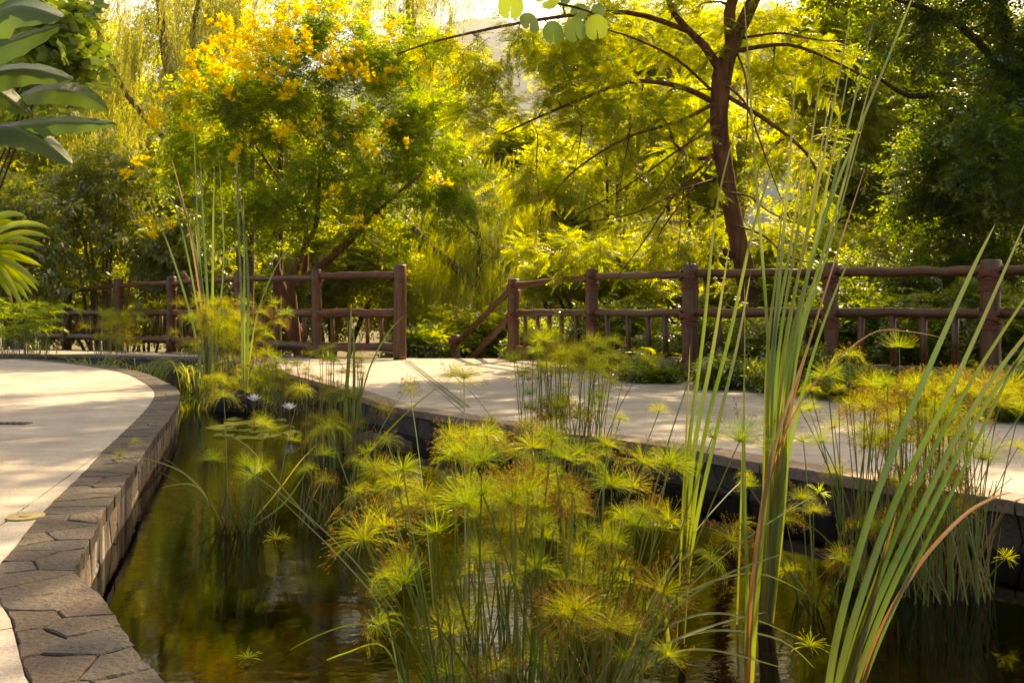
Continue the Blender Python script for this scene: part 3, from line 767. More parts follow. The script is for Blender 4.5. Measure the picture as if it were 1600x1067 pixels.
# ================================================================ BACKGROUND HOUSE
def house():
    t = thing('white_house', 'white plastered house glimpsed through the foliage beyond the leaning tree', 'house', (11.2, 36, -1.35))
    mb = MB(); mb.box((-4.2, 0, 0), (4.2, 7, 8.4)); mb.build('wall', M['white'], t)
    mb = MB()
    b = [(-4.6, -.4, 8.4), (4.6, -.4, 8.4), (4.6, 7.4, 8.4), (-4.6, 7.4, 8.4), (-4.6, 3.5, 10), (4.6, 3.5, 10)]
    mb.v = [Vector(x) for x in b]; mb.f = [(0, 1, 5, 4), (2, 3, 4, 5), (1, 2, 5), (3, 0, 4), (3, 2, 1, 0)]; mb.mi = [0] * 5; mb.build('roof', M['roof'], t)
    for x in (-2.9, -.6, 1.9):
        for z in (1.5, 5.2):
            mb = MB(); mb.box((x, -.06, z), (x + 1.1, .02, z + 1.5)); w = mb.build('window', M['white'], t)
            mb = MB(); mb.box((x + .1, -.08, z + .1), (x + 1.0, -.061, z + 1.4)); mb.build('pane', M['glass'], w)
    return t
house()
# ================================================================ TREES AND SHRUBS
OUT = []
def Pn(x, y, d): return np.array(P(x, y, d))
def B(x, y, d, rx, ry, w=1, rd=None):      # blob measured on the photograph, radii in pixels
    p = P(x, y, d); k = d / F; return (p.x, p.y, p.z, rx * k, (rd if rd else rx * k * .45), ry * k, w * rx * ry)
GZ = -1.2
def gp(x, d, z=GZ): return Vector(((x - 800) * d / F, d, z))

# 1 flowering trumpet tree behind the left fence
d = 18.0
bl = [B(490,150,d,200,110), B(350,180,d,110,100), B(620,210,d+.5,120,110), B(480,300,d-.6,150,80), B(680,290,d+1,90,90), B(380,330,d,90,70), B(560,60,d,140,80), B(300,250,d+.6,70,60), B(600,370,d+.3,60,35), B(735,330,d+1.6,60,60)]
base = gp(470, d + .3, -.6)
limbs = [([base, P(455,450,d), P(462,420,d), P(480,380,d), P(495,345,d), P(500,250,d)], [.10,.09,.075,.06,.05,.03]),
         ([P(455,450,d), P(500,418,d), P(535,385,d), P(560,350,d), P(600,280,d)], [.085,.085,.08,.055,.03]),
         ([P(500,415,d), P(545,380,d-.3), P(590,330,d-.3), P(660,270,d)], [.07,.055,.04,.02]),
         ([P(475,440,d+.2), P(478,380,d+.3), P(470,330,d+.3), P(400,230,d)], [.07,.055,.045,.02]),
         ([base+Vector((.3,.1,0)), P(440,445,d+.4), P(432,400,d+.4), P(430,300,d+.3)], [.09,.08,.07,.03])]
att = blobs(bl, 420)
tm = T_pinnate(3, .17, .10, .026, 55, .35)
t1, A1, D1 = tree('flowering_tree', 'bushy tree covered in yellow trumpet flowers behind the left log fence', 'tree', tuple(base), limbs, att, tm, M['tecoma'], M['bark'], 22000, (.75, 1.3), jitter=.13, up=-.05)
# flower clusters: bells around a point
def flower_mesh(k):
    V = []; Q = []; r = []
    for i in range(11):
        c = np.array([random.gauss(0, .045), random.gauss(0, .045), random.gauss(0, .036)]); dn = norm(rng.normal(size=3)); dn[2] = abs(dn[2]) * .3; dn = norm(dn)
        fr = frames(dn[None], roll=np.array([random.random() * 6]))[0]
        for j in range(5):
            a0, a1 = 2 * math.pi * j / 5, 2 * math.pi * (j + 1) / 5
            pts = [(0, 0, 0), (.035, .012 * math.cos(a0), .012 * math.sin(a0)), (.055, .03 * math.cos((a0 + a1) / 2), .03 * math.sin((a0 + a1) / 2)), (.035, .012 * math.cos(a1), .012 * math.sin(a1))]
            b = len(V); V += [c + fr @ np.array(p) * 1.5 for p in pts]; Q.append((b, b + 1, b + 2, b + 3)); r.append(random.random())
    me = quadmesh('flower_cluster', np.array(V), np.array(Q), r); me.materials.append(M['flower']); return me
fm = [flower_mesh(k) for k in range(5)]
crown_c = np.array(P(500, 200, d))
fl = [(430,25),(400,40),(470,20),(520,60),(350,70),(372,90),(330,60),(300,120),(290,150),(320,140),(345,80),(270,165),(245,190),(420,60),(390,75),(440,45),(570,30),(535,15),(600,40),(640,95),(600,110),(560,75),(500,90),(480,70),(350,30),(330,35),(410,100),(430,105),(380,100),(360,140),(430,110),(310,200),(290,150),(250,150),(242,178),(233,185),(440,205),(430,212),(492,200),(520,212),(565,175),(545,110),(520,120),(460,130),(590,205),(580,230),(572,238),(525,295),(680,285),(640,225),(585,345),(562,350),(450,150),(620,130),(660,120),(700,70),(720,90),(200,270),(215,255),(380,230),(372,245),(235,345),(243,360),(350,145),(300,95),(410,80),(455,95),(370,60),(390,20),(540,100),(560,110),(575,125),(300,170),(345,110),(500,15),(610,60),(415,30),(385,55),(425,75),(365,100),(395,115),(330,100),(315,75),(475,45),(445,70)]
for (fx, fy) in fl:
    for rep in range(1 + (fy < 130) + (random.random() < .8)):
        x, y = fx + random.gauss(0, 9) * (rep + .3), fy + random.gauss(0, 7) * (rep + .3)
        dd_ = d - 1.9 + random.uniform(0, .9) + abs(x - 480) / 260
        o = link('flower_cluster', random.choice(fm), None, t1); o.location = P(x, y, dd_) - base
        s_ = random.uniform(.7, 1.5); o.scale = (s_,) * 3; o.rotation_euler = (random.uniform(-.5, .5), random.uniform(-.5, .5), random.random() * 6)

# 2 leaning feathery tree right of the centre, behind the right fence
d = 12.6
base = gp(1192, d, -.35)
limbs = [([base, P(1183,500,d), P(1165,430,d), P(1152,370,d), P(1136,290,d), P(1124,200,d), P(1128,120,d), P(1150,60,d), P(1175,5,d), P(1200,-60,d), P(1180,-200,d), P(1150,-340,d)], [.19,.175,.14,.125,.12,.125,.135,.10,.09,.075,.05,.02]),
         ([P(1126,110,d), P(1100,72,d-.2), P(1078,50,d-.3), P(1050,15,d-.4), P(1035,-40,d-.5)], [.075,.055,.045,.04,.025]),
         ([P(1145,70,d), P(1140,20,d+.1), P(1150,-30,d+.1), P(1120,-90,d+.2)], [.10,.08,.07,.05]),
         ([P(1115,160,d), P(1060,135,d-.4), P(985,128,d-.7), P(910,155,d-.9), P(845,182,d-1.1), P(785,210,d-1.2)], [.045,.034,.027,.022,.016,.010]),
         ([P(1118,242,d), P(1085,248,d-.2), P(1055,225,d-.3), P(1040,190,d-.4), P(1000,160,d-.4)], [.035,.026,.02,.014,.008]),
         ([P(1120,160,d), P(1060,190,d-.6), P(980,215,d-1.1), P(900,265,d-1.3), P(850,320,d-1.4)], [.03,.022,.017,.012,.008]),
         ([P(1150,80,d), P(1230,70,d-.2), P(1300,95,d-.3), P(1370,130,d-.4)], [.035,.024,.017,.010]),
         ([P(1135,150,d), P(1200,190,d-.2), P(1260,240,d-.2), P(1290,300,d-.2)], [.035,.028,.02,.01]),
         ([P(1078,50,d-.3), P(980,20,d-.8), P(850,30,d-1.2), P(700,60,d-1.4), P(620,85,d-1.5)], [.04,.03,.022,.014,.008])]
for (a, b_, c, r_) in (((1118,240),(1050,310),(955,445),.016), ((1120,200),(1010,270),(880,345),.015), ((1062,225),(1066,320),(1058,405),.010), ((980,165),(978,240),(960,330),.009), ((1130,130),(1180,200),(1235,345),.015), ((1150,80),(1168,180),(1162,280),.012),
                    ((1115,250),(1040,350),(1010,395),.013), ((1125,170),(1070,230),(1000,330),.013), ((900,165),(905,230),(890,300),.008), ((1128,300),(1200,330),(1290,360),.012), ((1140,350),(1230,400),(1330,415),.012), ((1118,280),(1000,330),(870,350),.012), ((830,190),(838,250),(842,310),.007), ((1160,60),(1260,60),(1345,60),.014), ((1110,140),(990,60),(900,20),.016)):
    limbs.append(([P(a[0], a[1], d), P((a[0] + b_[0]) / 2 + 6, (a[1] + b_[1]) / 2 - 8, d - .6), P(b_[0], b_[1], d - 1.1), P((c[0] + b_[0]) / 2, (c[1] + b_[1]) / 2 + 5, d - 1.4), P(c[0], c[1], d - 1.6)], [r_ * 1.3, r_ * 1.1, r_ * .8, r_ * .55, r_ * .3]))
bl = [B(1000,60,d,190,90), B(850,80,d-1,150,80), B(720,85,d-1.3,100,45), B(1230,80,d+.5,130,90), B(960,200,d-.8,170,70), B(860,290,d-1.2,90,70), B(1000,300,d-.8,130,60), B(1060,370,d+.6,120,45), B(1240,250,d,90,90), B(1230,370,d+.4,90,50,.6), B(900,390,d-.2,110,40), B(1080,180,d+1.5,110,80), B(760,170,d-1.2,60,50), B(1000,400,d+.3,130,40), B(1130,0,d+1.2,160,60)]
bl += [B(1000,-120,d,260,90,1.1), B(760,-90,d-1,160,70), B(1240,-110,d,200,90), B(1000,-260,d,240,90,.9), B(1250,-260,d+.3,200,90,.8), B(760,-230,d-.5,150,80,.7), B(1100,-380,d,220,80,.8)]
bl += [(2.6, 9.3, 7.2, 2.4, 2.0, 1.0, 14000), (0.4, 11.4, 7.0, 3, 2.4, 1.2, 34000), (5.6, 11.2, 6.8, 2.6, 2.6, 1.3, 24000), (-1.8, 12.6, 7.4, 2.4, 2, 1.1, 20000)]  # unseen crown masses overhead, added to shade terrace, coping and walkway
att = blobs(bl, 1150)
tm = T_pinnate(9, .24, .050, .0175, 62, .3)
t2, A2, D2 = tree('feathery_tree', 'tree with reddish leaning trunk and feathery yellow-green leaves behind the right fence', 'tree', tuple(base), limbs, att, tm, M['feather'], M['bark'], 25000, (.7, 1.25), side=.9, jitter=.06, sag=.25, arch=.10, up=-.1, r_tw=.03, trunk_sides=14, start=.25)
# stub of a cut branch
mb = MB(); mb.tube([P(1150,400,d-.02)-base, P(1134,396,d-.1)-base, P(1131,388,d-.12)-base], [.05,.045,.03], 8, jit=.1); mb.build('branch_stub', M['bark'], t2, True)

# 3 dark tree on the right
d = 12.5
base = gp(1640, d + .5, -.4)
limbs = [([base, P(1640,420,d+.5), P(1625,300,d+.4), P(1600,150,d+.3), P(1560,0,d+.2), P(1520,-150,d)], [.2,.17,.15,.13,.1,.05]),
         ([P(1625,300,d+.4), P(1500,160,d), P(1420,150,d-.3), P(1370,120,d-.5)], [.08,.05,.035,.02]),
         ([P(1632,350,d+.4), P(1540,300,d), P(1450,280,d-.2)], [.07,.045,.02]),
         ([P(1600,150,d+.3), P(1500,40,d), P(1400,0,d-.4)], [.07,.05,.02])]
bl = [B(1500,220,d,130,130,1.3), B(1560,330,d,110,80,1.2), B(1430,300,d+.4,80,70), B(1600,120,d,110,110), B(1480,60,d,110,70,.8), B(1400,90,d,60,60,.5), B(1600,0,d,160,70), B(1700,200,d,120,220,1), B(1440,380,d+.4,80,40,.7), B(1580,250,d-1.2,120,90,.8), B(1400,-60,d,200,60,.6), B(1560,-160,d,200,110,1), B(1760,-100,d-.5,200,160,1), B(1800,150,d-1,160,160,.8), B(1560,-330,d,180,110,.8)]
att = blobs(bl, 560)
tm = T_twig(9, .26, .075, .034, .3, .5)
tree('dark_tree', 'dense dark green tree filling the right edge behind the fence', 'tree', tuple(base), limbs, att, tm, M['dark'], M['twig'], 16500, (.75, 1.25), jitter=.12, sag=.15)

# 4 willows behind
def willow(label, base, limbs, bl, n, m, length=(.7, 1.4), mat='willow', nm='weeping_willow'):
    t = thing(nm, label, 'tree', tuple(base), 'weeping willows in the background'); off = Vector(base)
    for i, (pts, rad) in enumerate(limbs):
        mb = MB(); limb(mb, [Vector(p) - off for p in pts], rad, 8); mb.build('trunk' if i == 0 else 'limb', M['palebark'], t, True)
    att = blobs(bl, m) - np.array(off)
    mb, A, D = grow([([Vector(p) - off for p in pts], rad) for pts, rad in limbs], att, r_tw=.02, arch=.3, sag=.15)
    tag(mb.build('branches', M['palebark'], t, True), kind='stuff')
    k = rng.integers(0, len(A), n); pos = A[k] + rng.normal(0, .12, (n, 3))
    th = rng.random(n) * 6.28; z = np.tile([0, 0, 1.], (n, 1)) + rng.normal(0, .10, (n, 3)); z[:, 0] += .12
    x = np.stack([np.cos(th), np.sin(th), np.zeros(n)], 1); z = norm(z); y = norm(np.cross(z, x)); x = np.cross(y, z)
    bake('crown', T_strand(1.0, 20, .13, .019), pos, np.stack([x, y, z], 2), rng.uniform(length[0], length[1], n), M[mat], t, .3)
    return t
d = 25.0; base = gp(300, d)
willow('tall weeping willow with hanging yellow-green strands at upper left', base,
       [([base, P(310,330,d), P(290,230,d), P(260,90,d), P(250,0,d), P(240,-120,d)], [.22,.2,.18,.14,.11,.06]), ([P(300,260,d), P(330,160,d), P(300,60,d), P(330,-60,d)], [.12,.1,.08,.04]), ([P(290,250,d), P(200,150,d), P(150,40,d), P(120,-60,d)], [.1,.08,.06,.03])],
       [B(200,60,d,120,90), B(330,20,d,140,80), B(120,-20,d,80,60), B(420,-40,d,160,70,.8), B(180,170,d,100,60,.9), B(320,130,d-1,90,70), B(560,-70,d,120,50,.5)], 2300, 300)
d = 24.0; base = gp(760, d)
willow('low sunlit willow draping down the bank behind the opening to the steps', base,
       [([base, P(735,450,d), P(690,400,d), P(650,360,d), P(610,310,d)], [.16,.13,.11,.08,.04]), ([P(745,460,d), P(750,380,d), P(730,300,d), P(720,240,d)], [.09,.07,.05,.03]), ([P(790,400,d+.2), P(735,360,d+.2), P(700,310,d+.2), P(690,260,d+.2)], [.05,.045,.03,.02])],
       [B(700,400,d,90,60), B(760,340,d,90,80), B(660,430,d-1,60,50), B(780,440,d-1,80,50), B(700,480,d-1.5,90,40), B(620,440,d,60,50,.7), B(820,300,d+1,80,90,.8)], 2300, 260, (.5, 1.1), 'bright')
d = 31.0; base = gp(660, d)
willow('distant pale willow behind the flowering tree at upper centre', base,
       [([base, P(670,300,d), P(650,150,d), P(640,0,d), P(650,-100,d)], [.3,.25,.2,.14,.07])],
       [B(620,-10,d,80,60), B(700,-30,d,70,40,.6), B(650,120,d,90,100,.6), B(700,230,d,90,60,.8)], 1500, 160)

# 5 yellow-green bushes behind, one by one
def bush(nm, label, x, y, d, rx, ry, mat, n, tm, group=None, stems=5, bm='twig', m=90, sc=(.8, 1.3), cat='bush', z0=GZ, bx_=None, sr=1.0, **k):
    base = gp(x if bx_ is None else bx_, d, z0); limbs = []
    for i in range(stems):
        a = random.uniform(-1, 1); limbs.append(([base + Vector((a * .2, 0, 0)), P(x + a * rx * .4, y + ry * .5, d), P(x + a * rx * .75, y - ry * .1, d)], [.05 * sr, .035 * sr, .012 * sr]))
    bl = [B(x, y, d, rx, ry, 1)] + [B(x + random.uniform(-.6, .6) * rx, y + random.uniform(-.7, .5) * ry, d + random.uniform(-.5, .5), rx * .5, ry * .5, .7) for _ in range(5)]
    return tree(nm, label, cat, tuple(base), limbs, blobs(bl, m), tm, M[mat], M[bm], n, sc, group=group, lim_names=['stem'] * 40, **k)
tb = T_twig(8, .30, .11, .05, .2, .5); tbp = T_pinnate(6, .26, .075, .024, 60, .3); tbig = T_twig(6, .26, .15, .065, .3, .9)
gb = 'sunlit bushes beyond the fences'
bush('bush', 'pale sunlit bush behind the feathery tree, left of its trunk', 880, 350, 27, 130, 120, 'bright', 6500, tb, gb, jitter=.2)
bush('bush', 'sunlit yellow bush straight behind the leaning trunk', 1080, 250, 22, 120, 110, 'bright', 4200, tb, gb, jitter=.22)
bush('bush', 'bright low bush under the canopy behind the second right post', 930, 450, 17.5, 130, 80, 'bright', 6500, tbp, gb, jitter=.15)
bush('bush', 'bright bush behind the top rail right of the leaning trunk', 1260, 410, 17, 110, 60, 'bright', 3600, tbp, gb, jitter=.15)
bush('bush', 'yellow-green bush between dark tree and leaning trunk, high up', 1290, 130, 20, 110, 120, 'bright', 3600, tb, gb, jitter=.22)
bush('bush', 'tall bright bush high behind the feathery canopy at top centre', 960, 60, 25, 170, 110, 'bright', 4600, tb, gb, jitter=.25)
bush('bush', 'bright green bush behind the flowering tree at right', 700, 170, 34, 90, 130, 'bright', 3600, tb, gb, jitter=.25)
bush('bush', 'sunlit hedge bush behind the left fence below the flowering tree', 520, 450, 23, 130, 90, 'bright', 5200, tb, gb, jitter=.2)
bush('bush', 'bright bush glowing behind the balusters of the left fence', 370, 490, 22, 150, 60, 'bright', 4600, tb, gb, jitter=.2)
bush('bush', 'olive bush behind the far left fence posts', 170, 470, 25, 170, 80, 'bright', 4600, tb, gb, jitter=.2)
bush('bush', 'low green bush at the foot of the steps', 760, 530, 17.5, 90, 40, 'bright', 1700, tb, gb, jitter=.12)
bush('bush', 'small dark bush beside the tall left gate post', 655, 545, 16.6, 35, 22, 'under', 900, tb, gb, jitter=.08, z0=-.6)
gs = 'broad-leaved shrubs on the left'
bush('broadleaf_shrub', 'broad-leaved shrub with bare pale stems behind the far left fence', 165, 340, 21.5, 120, 120, 'broad', 1300, tbig, gs, 8, 'palebark', jitter=.16, side=.7, up=-.3)
bush('broadleaf_shrub', 'shadowy broad-leaved shrub at the left edge under the banana leaves', 20, 380, 20, 90, 130, 'broad', 1000, tbig, gs, 6, 'palebark', jitter=.16, up=-.3)
bush('broadleaf_shrub', 'broad-leaved shrub below the flowering tree left of the dark trunk', 300, 400, 21, 90, 70, 'broad', 1300, tbig, gs, 6, 'palebark', jitter=.16, up=-.3)
bush('background_tree', 'leafy tree closing the view behind the banana leaves at far left', 60, 160, 29, 170, 200, 'bright', 5200, tb, None, 4, 'twig', 140, (1, 1.6), 'tree', jitter=.3)
bush('background_tree', 'shaded tree behind the willow at left', 230, 300, 30, 170, 170, 'bright', 4600, tb, None, 4, 'twig', 140, (1, 1.6), 'tree', jitter=.3)
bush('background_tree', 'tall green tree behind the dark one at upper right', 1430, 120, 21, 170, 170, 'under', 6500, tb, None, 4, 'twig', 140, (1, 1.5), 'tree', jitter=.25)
far = [(835,270,30,60,50,'bright','low in the gap beside the hill'), (40,330,38,150,200,'bright','behind the shrubs at far left'), (330,120,40,200,170,'willow','behind the left willow'), (520,330,36,150,150,'bright','behind the trumpet tree trunk'), (640,430,30,140,90,'bright','low behind the gate posts'),
       (860,430,30,150,100,'bright','low behind the handrail'), (1000,250,36,170,170,'bright','behind the canopy left of the leaning trunk'), (1180,120,38,170,140,'bright','above the white house'), (1110,450,27,130,70,'bright','below the white house'),
       (1330,330,26,120,150,'bright','glinting between the reeds and the dark tree'), (1500,300,24,180,200,'under','behind the dark tree'), (400,300,32,200,140,'bright','behind the trumpet tree crown'), (1400,450,20,200,70,'bright','low behind the fourth bay'), (200,420,33,200,100,'bright','low behind the far left fence')]
for (x, y, dd_, rx, ry, mt, nm) in far:
    bush('background_tree', 'sunlit leafy tree ' + nm, x, y, dd_, rx, ry, mt, 4600, tb, 'trees closing the view', 4, 'twig', 120, (1.1, 1.9), 'tree', jitter=.35)
# pale dead trunk and dark trunk behind left fence
for (x, lab, r, mt, x2) in ((390, 'pale sunlit trunk standing behind the left fence', .10, 'palebark', 392), (374, 'slim dark trunk beside the pale trunk behind the left fence', .13, 'bark', 377), (432, 'short dark trunk behind the left fence near the lashed middle post', .11, 'bark', 436)):
    b_ = gp(x, 18.7 if x != 390 else 18.9, -.6); o = MB(); limb(o, [b_ - b_, P(x, 480, b_.y) - b_, P(x2, 400, b_.y) - b_, P(x2 + 3, 220, b_.y) - b_], [r, r * .9, r * .8, r * .5], 10)
    tag(o.build('tree_trunk', M[mt], None, True), lab, 'trunk').location = b_
# bare diagonal logs behind the left fence
for (a, b_, lab) in (((305,455),(345,520), 'pale leaning branch behind the fourth left post'), ((840,330),(900,300), None)):
    if lab:
        o = MB(); s0 = P(a[0] - 20, a[1] - 30, 19.8); s1 = P(b_[0], b_[1] + 30, 19.8); limb(o, [Vector((0, 0, 0)), (s1 - s0) * .5 + Vector((.05, 0, .05)), s1 - s0], [.06, .07, .09], 8)
        tag(o.build('dead_branch', M['palebark'], None, True), lab, 'branch').location = s0

# 6 undergrowth behind the right fence
gu = 'undergrowth shrubs behind the right fence'
ts = T_twig(9, .20, .055, .028, .2, .4)
spots = [(960,530,12.4,80,50), (1040,560,11.6,70,35), (1130,545,11.4,80,50), (1215,560,10.8,70,50), (1330,520,10.8,90,70), (1430,560,10.2,80,60), (1520,520,10.0,90,80), (1600,560,9.2,80,70), (1400,460,12.5,120,60), (1540,440,12.5,120,70), (1250,480,12.5,90,60), (860,545,14.8,60,35)]
names = ['by the second post of the right fence', 'below the bottom rail near the third lashed post', 'right of the third lashed post', 'behind the tall reeds at the fence', 'right of the fourth lashed post', 'between the fourth and fifth lashed posts', 'behind the fifth lashed post', 'at the right edge of the fence', 'higher up behind the fourth bay', 'tall, under the dark tree', 'at the foot of the leaning trunk', 'behind the first bay of the right fence']
for (x, y, dd_, rx, ry), nm in zip(spots, names):
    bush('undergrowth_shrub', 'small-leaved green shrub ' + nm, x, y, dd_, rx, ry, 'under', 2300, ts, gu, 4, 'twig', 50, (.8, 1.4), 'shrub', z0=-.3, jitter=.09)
edge = [(1010,586,9.9,50,14), (1150,588,9.0,60,18), (1235,600,8.5,50,22), (1350,610,7.9,60,28), (1250,585,8.9,40,30), (1470,620,7.1,60,30), (1570,630,6.4,60,32), (1660,620,6.2,60,36)]
en = ['low plant spilling over the walkway edge by the third post', 'low plant with blue flowers at the walkway edge', 'low leafy plant in front of the reeds at walkway edge', 'low leafy plant right of the fourth post at the paving', 'leafy plant round the foot of the fourth post', 'low plant behind the right papyrus clump', 'dark leafy plant at the paving edge before the fifth post', 'leafy plant at the right edge of the paving']
ep = []
for (x, y, dd_, rx, ry), nm in zip(edge, en):
    tt = bush('edging_plant', nm, x, y, dd_, rx, ry, 'under', 1300, T_twig(9, .13, .036, .018, .2, .4), 'edging plants along the walkway', 4, 'twig', 40, (.8, 1.4), 'plant', z0=-.02, jitter=.05); ep.append(tt)
# plumbago flowers on the second edging plant
def plum():
    V = []; Q = []; r = []
    for i in range(9):
        c = np.array([random.gauss(0, .02), random.gauss(0, .02), random.gauss(0, .014)])
        for j in range(5):
            a = 2 * math.pi * j / 5; b = len(V); u = np.array([math.cos(a), -.35, math.sin(a)]); w = np.array([-math.sin(a), 0, math.cos(a)])
            V += [c, c + u * .008 + w * .005, c + u * .014, c + u * .008 - w * .005]; Q.append((b, b + 1, b + 2, b + 3)); r.append(random.random())
    me = quadmesh('blue_flower', np.array(V), np.array(Q), r); me.materials.append(M['blueflower']); return me
pm = [plum() for _ in range(3)]; pt = ep[1][0]
for (x, y) in [(1103,575),(1107,582),(1130,580),(1147,592),(1152,594),(1128,588),(1118,598),(1142,597),(1165,600),(1112,570),(1135,574)]:
    o = link('blue_flower', random.choice(pm), None, pt); o.location = P(x, y, 8.75) - Vector(pt.location); o.rotation_euler = (random.uniform(-.5, .5), 0, random.random()); s_ = random.uniform(.8, 1.5); o.scale = (s_,) * 3
# ferns
def fern(x, y, d, lab, n=9, ln=.55):
    b_ = P(x, y, d); t = thing('fern', lab, 'fern', tuple(b_), 'ferns behind the right fence')
    for i in range(n):
        az = 2 * math.pi * i / n + random.uniform(-.3, .3); tv = T_pinnate(20, ln * random.uniform(.8, 1.1), .085, .014, 78, .75)
        me = quadmesh('frond', tv[0], tv[1], rng.random(len(tv[1]))); me.materials.append(M['bright'] if i % 3 == 0 else M['under'])
        o = link('frond', me, None, t); o.rotation_euler = (0, R(-random.uniform(35, 60)), az)
fern(1020, 560, 10.8, 'pale arching fern seen between balusters left of the third lashed post'); fern(1195, 585, 9.6, 'fern behind the reeds right of the third lashed post', 9, .45); fern(1090, 470, 13.2, 'fern tuft behind the third lashed post', 8, .6)
fern(1420, 470, 11.5, 'fern in the shade above the middle rail at right', 8, .5)
# orange-red blooms far behind
bb = gp(1215, 27); t = thing('flowering_bush', 'distant bush with red and orange blooms seen through the reeds', 'bush', tuple(bb))
n = 700; pos = blobs([B(1180,392,27,30,8), B(1215,398,27,30,10), B(1255,396,27,35,9), B(1120,335,27,22,14,.4)], n) - np.array(bb)
bake('blooms', T_twig(5, .1, .09, .08), pos, frames(rng.normal(size=(n, 3))), rng.uniform(.8, 1.3, n), M['orange'], t)
n = 1500; pos = blobs([B(1210,430,27,80,40), B(1120,370,27,40,40,.5)], n) - np.array(bb)
bake('crown', tb, pos, frames(rng.normal(size=(n, 3))), rng.uniform(.8, 1.3, n), M['bright'], t)

# 7 banana plant at upper left
def bananaleaf(par, pts, width, droop_fold=.35, tilt=0.0, org=Vector((0, 0, 0)), tear=0):
    pts = smoothline([Vector(p) - org for p in pts], 6); k = len(pts); nw = 5; V = []; rib = []; al = []
    for i, p in enumerate(pts):
        t = i / (k - 1); w = width * (math.sin(math.pi * min(1, (.06 + .94 * t)) ** .8) ** .75 + .02) if t < 1 else .002
        tg = (pts[min(i + 1, k - 1)] - pts[max(i - 1, 0)]).normalized(); side = tg.cross(Vector((math.sin(tilt), -math.cos(tilt) * .9, .45))).normalized(); nr = side.cross(tg).normalized()
        for j in range(-nw, nw + 1):
            u = j / nw; fold = -abs(u) * droop_fold * w + .005 * math.sin(t * 46 + j) * abs(u)
            V.append(p + side * (u * w) + nr * fold); rib.append(1.0 if j == 0 else 0.0); al.append(t * 3 + abs(u) * .35)
    m = 2 * nw + 1; Q = [(i * m + j, i * m + j + 1, (i + 1) * m + j + 1, (i + 1) * m + j) for i in range(k - 1) for j in range(m - 1)]
    me = quadmesh('leaf', np.array([list(v) for v in V]), np.array(Q), pattr={'rib': rib, 'along': al}); me.polygons.foreach_set('use_smooth', [True] * len(me.polygons))
    return link('leaf', me, M['banana'], par)
d = 4.4; bo = Vector((-3.15, 4.6, 0)); bt = thing('banana_plant', 'banana plant with broad dark green leaves entering at the upper left', 'plant', tuple(bo))
mb = MB(); mb.tube([(0, 0, -.02), (.02, 0, .6), (.05, -.02, 1.2), (.1, -.03, 1.7)], [.11, .10, .08, .06], 12, jit=.03); mb.build('stem', M['under'], bt, True)
for pts, w, fo, ti in (([P(-150,110,d), P(-60,60,d-.1), P(20,10,d-.2), P(98,28,d-.3)], .13, .5, .3), ([P(-140,200,d), P(-60,95,d-.2), P(30,60,d-.2), P(95,40,d-.2)], .09, .4, -.3),
                       ([P(-120,190,d), P(-40,125,d), P(40,108,d-.1), P(115,125,d-.2)], .085, .5, .2), ([P(-100,220,d), P(10,200,d-.1), P(90,190,d-.2), P(182,194,d-.3)], .062, .55, -.2),
                       ([P(30,150,d+.1), P(80,140,d), P(125,148,d), P(168,172,d)], .065, .3, -.5), ([P(-90,230,d), P(0,198,d-.1), P(60,215,d-.2), P(112,256,d-.3)], .07, .75, .3),
                       ([P(-110,120,d), P(-50,120,d), P(0,145,d), P(48,180,d)], .07, .4, .1), ([P(-150,40,d), P(-60,-20,d), P(10,-20,d), P(90,-30,d)], .12, .4, 0)):
    bananaleaf(bt, pts, w * 1.12, fo, ti, bo)
# vine leaves behind banana
bush('leafy_vine', 'light green leafy plant directly behind the banana leaves', 70, 80, 7.5, 45, 80, 'heart', 420, T_twig(5, .22, .11, .09, .2, .7), None, 3, 'twig', 30, (.7, 1.1), 'plant', z0=-.02, jitter=.1, bx_=-130, sr=.2)
# 8 lime palm at the left edge
d = 4.8; po_ = Vector(((-60 - 800) * d / F, d, 0)); pt_ = thing('lime_palm', 'lime green narrow-leaved palm at the left edge above the terrace', 'plant', tuple(po_))
mb = MB(); mb.tube([(0, 0, -.02), (0, 0, .5), (0, 0, 1.0)], [.05, .045, .04], 10); mb.build('stem', M['under'], pt_, True)
def ribbon(name, pts, width, mat, par, fold=.25, side=None, prof=None, rnd=None, lenattr=True):
    pts = [Vector(p) for p in pts]; k = len(pts); V = []; ln = []
    for i, p in enumerate(pts):
        t = i / (k - 1); w = width * (prof(t) if prof else (1 - t ** 5) * min(1, .55 + t * 3))
        tg = (pts[min(i + 1, k - 1)] - pts[max(i - 1, 0)]).normalized(); s_ = tg.cross(side if side else Vector((0, -1, 0))).normalized(); nr = s_.cross(tg)
        V += [p - s_ * w / 2 + nr * w * fold, p, p + s_ * w / 2 + nr * w * fold]; ln += [t] * 3
    Q = [(3 * i + j, 3 * i + j + 1, 3 * i + j + 4, 3 * i + j + 3) for i in range(k - 1) for j in (0, 1)]
    r = random.random() if rnd is None else rnd
    me = quadmesh(name, np.array([list(v) for v in V]), np.array(Q), [r] * len(Q), pattr={'len': ln} if lenattr else None)
    return link(name, me, mat, par)
def bez(a, b, c, n=14): return [a * (1 - t) ** 2 + b * 2 * t * (1 - t) + c * t * t for t in [i / n for i in range(n + 1)]]
pp = lambda t: math.sin(math.pi * (.08 + .92 * t)) ** .6 + .02
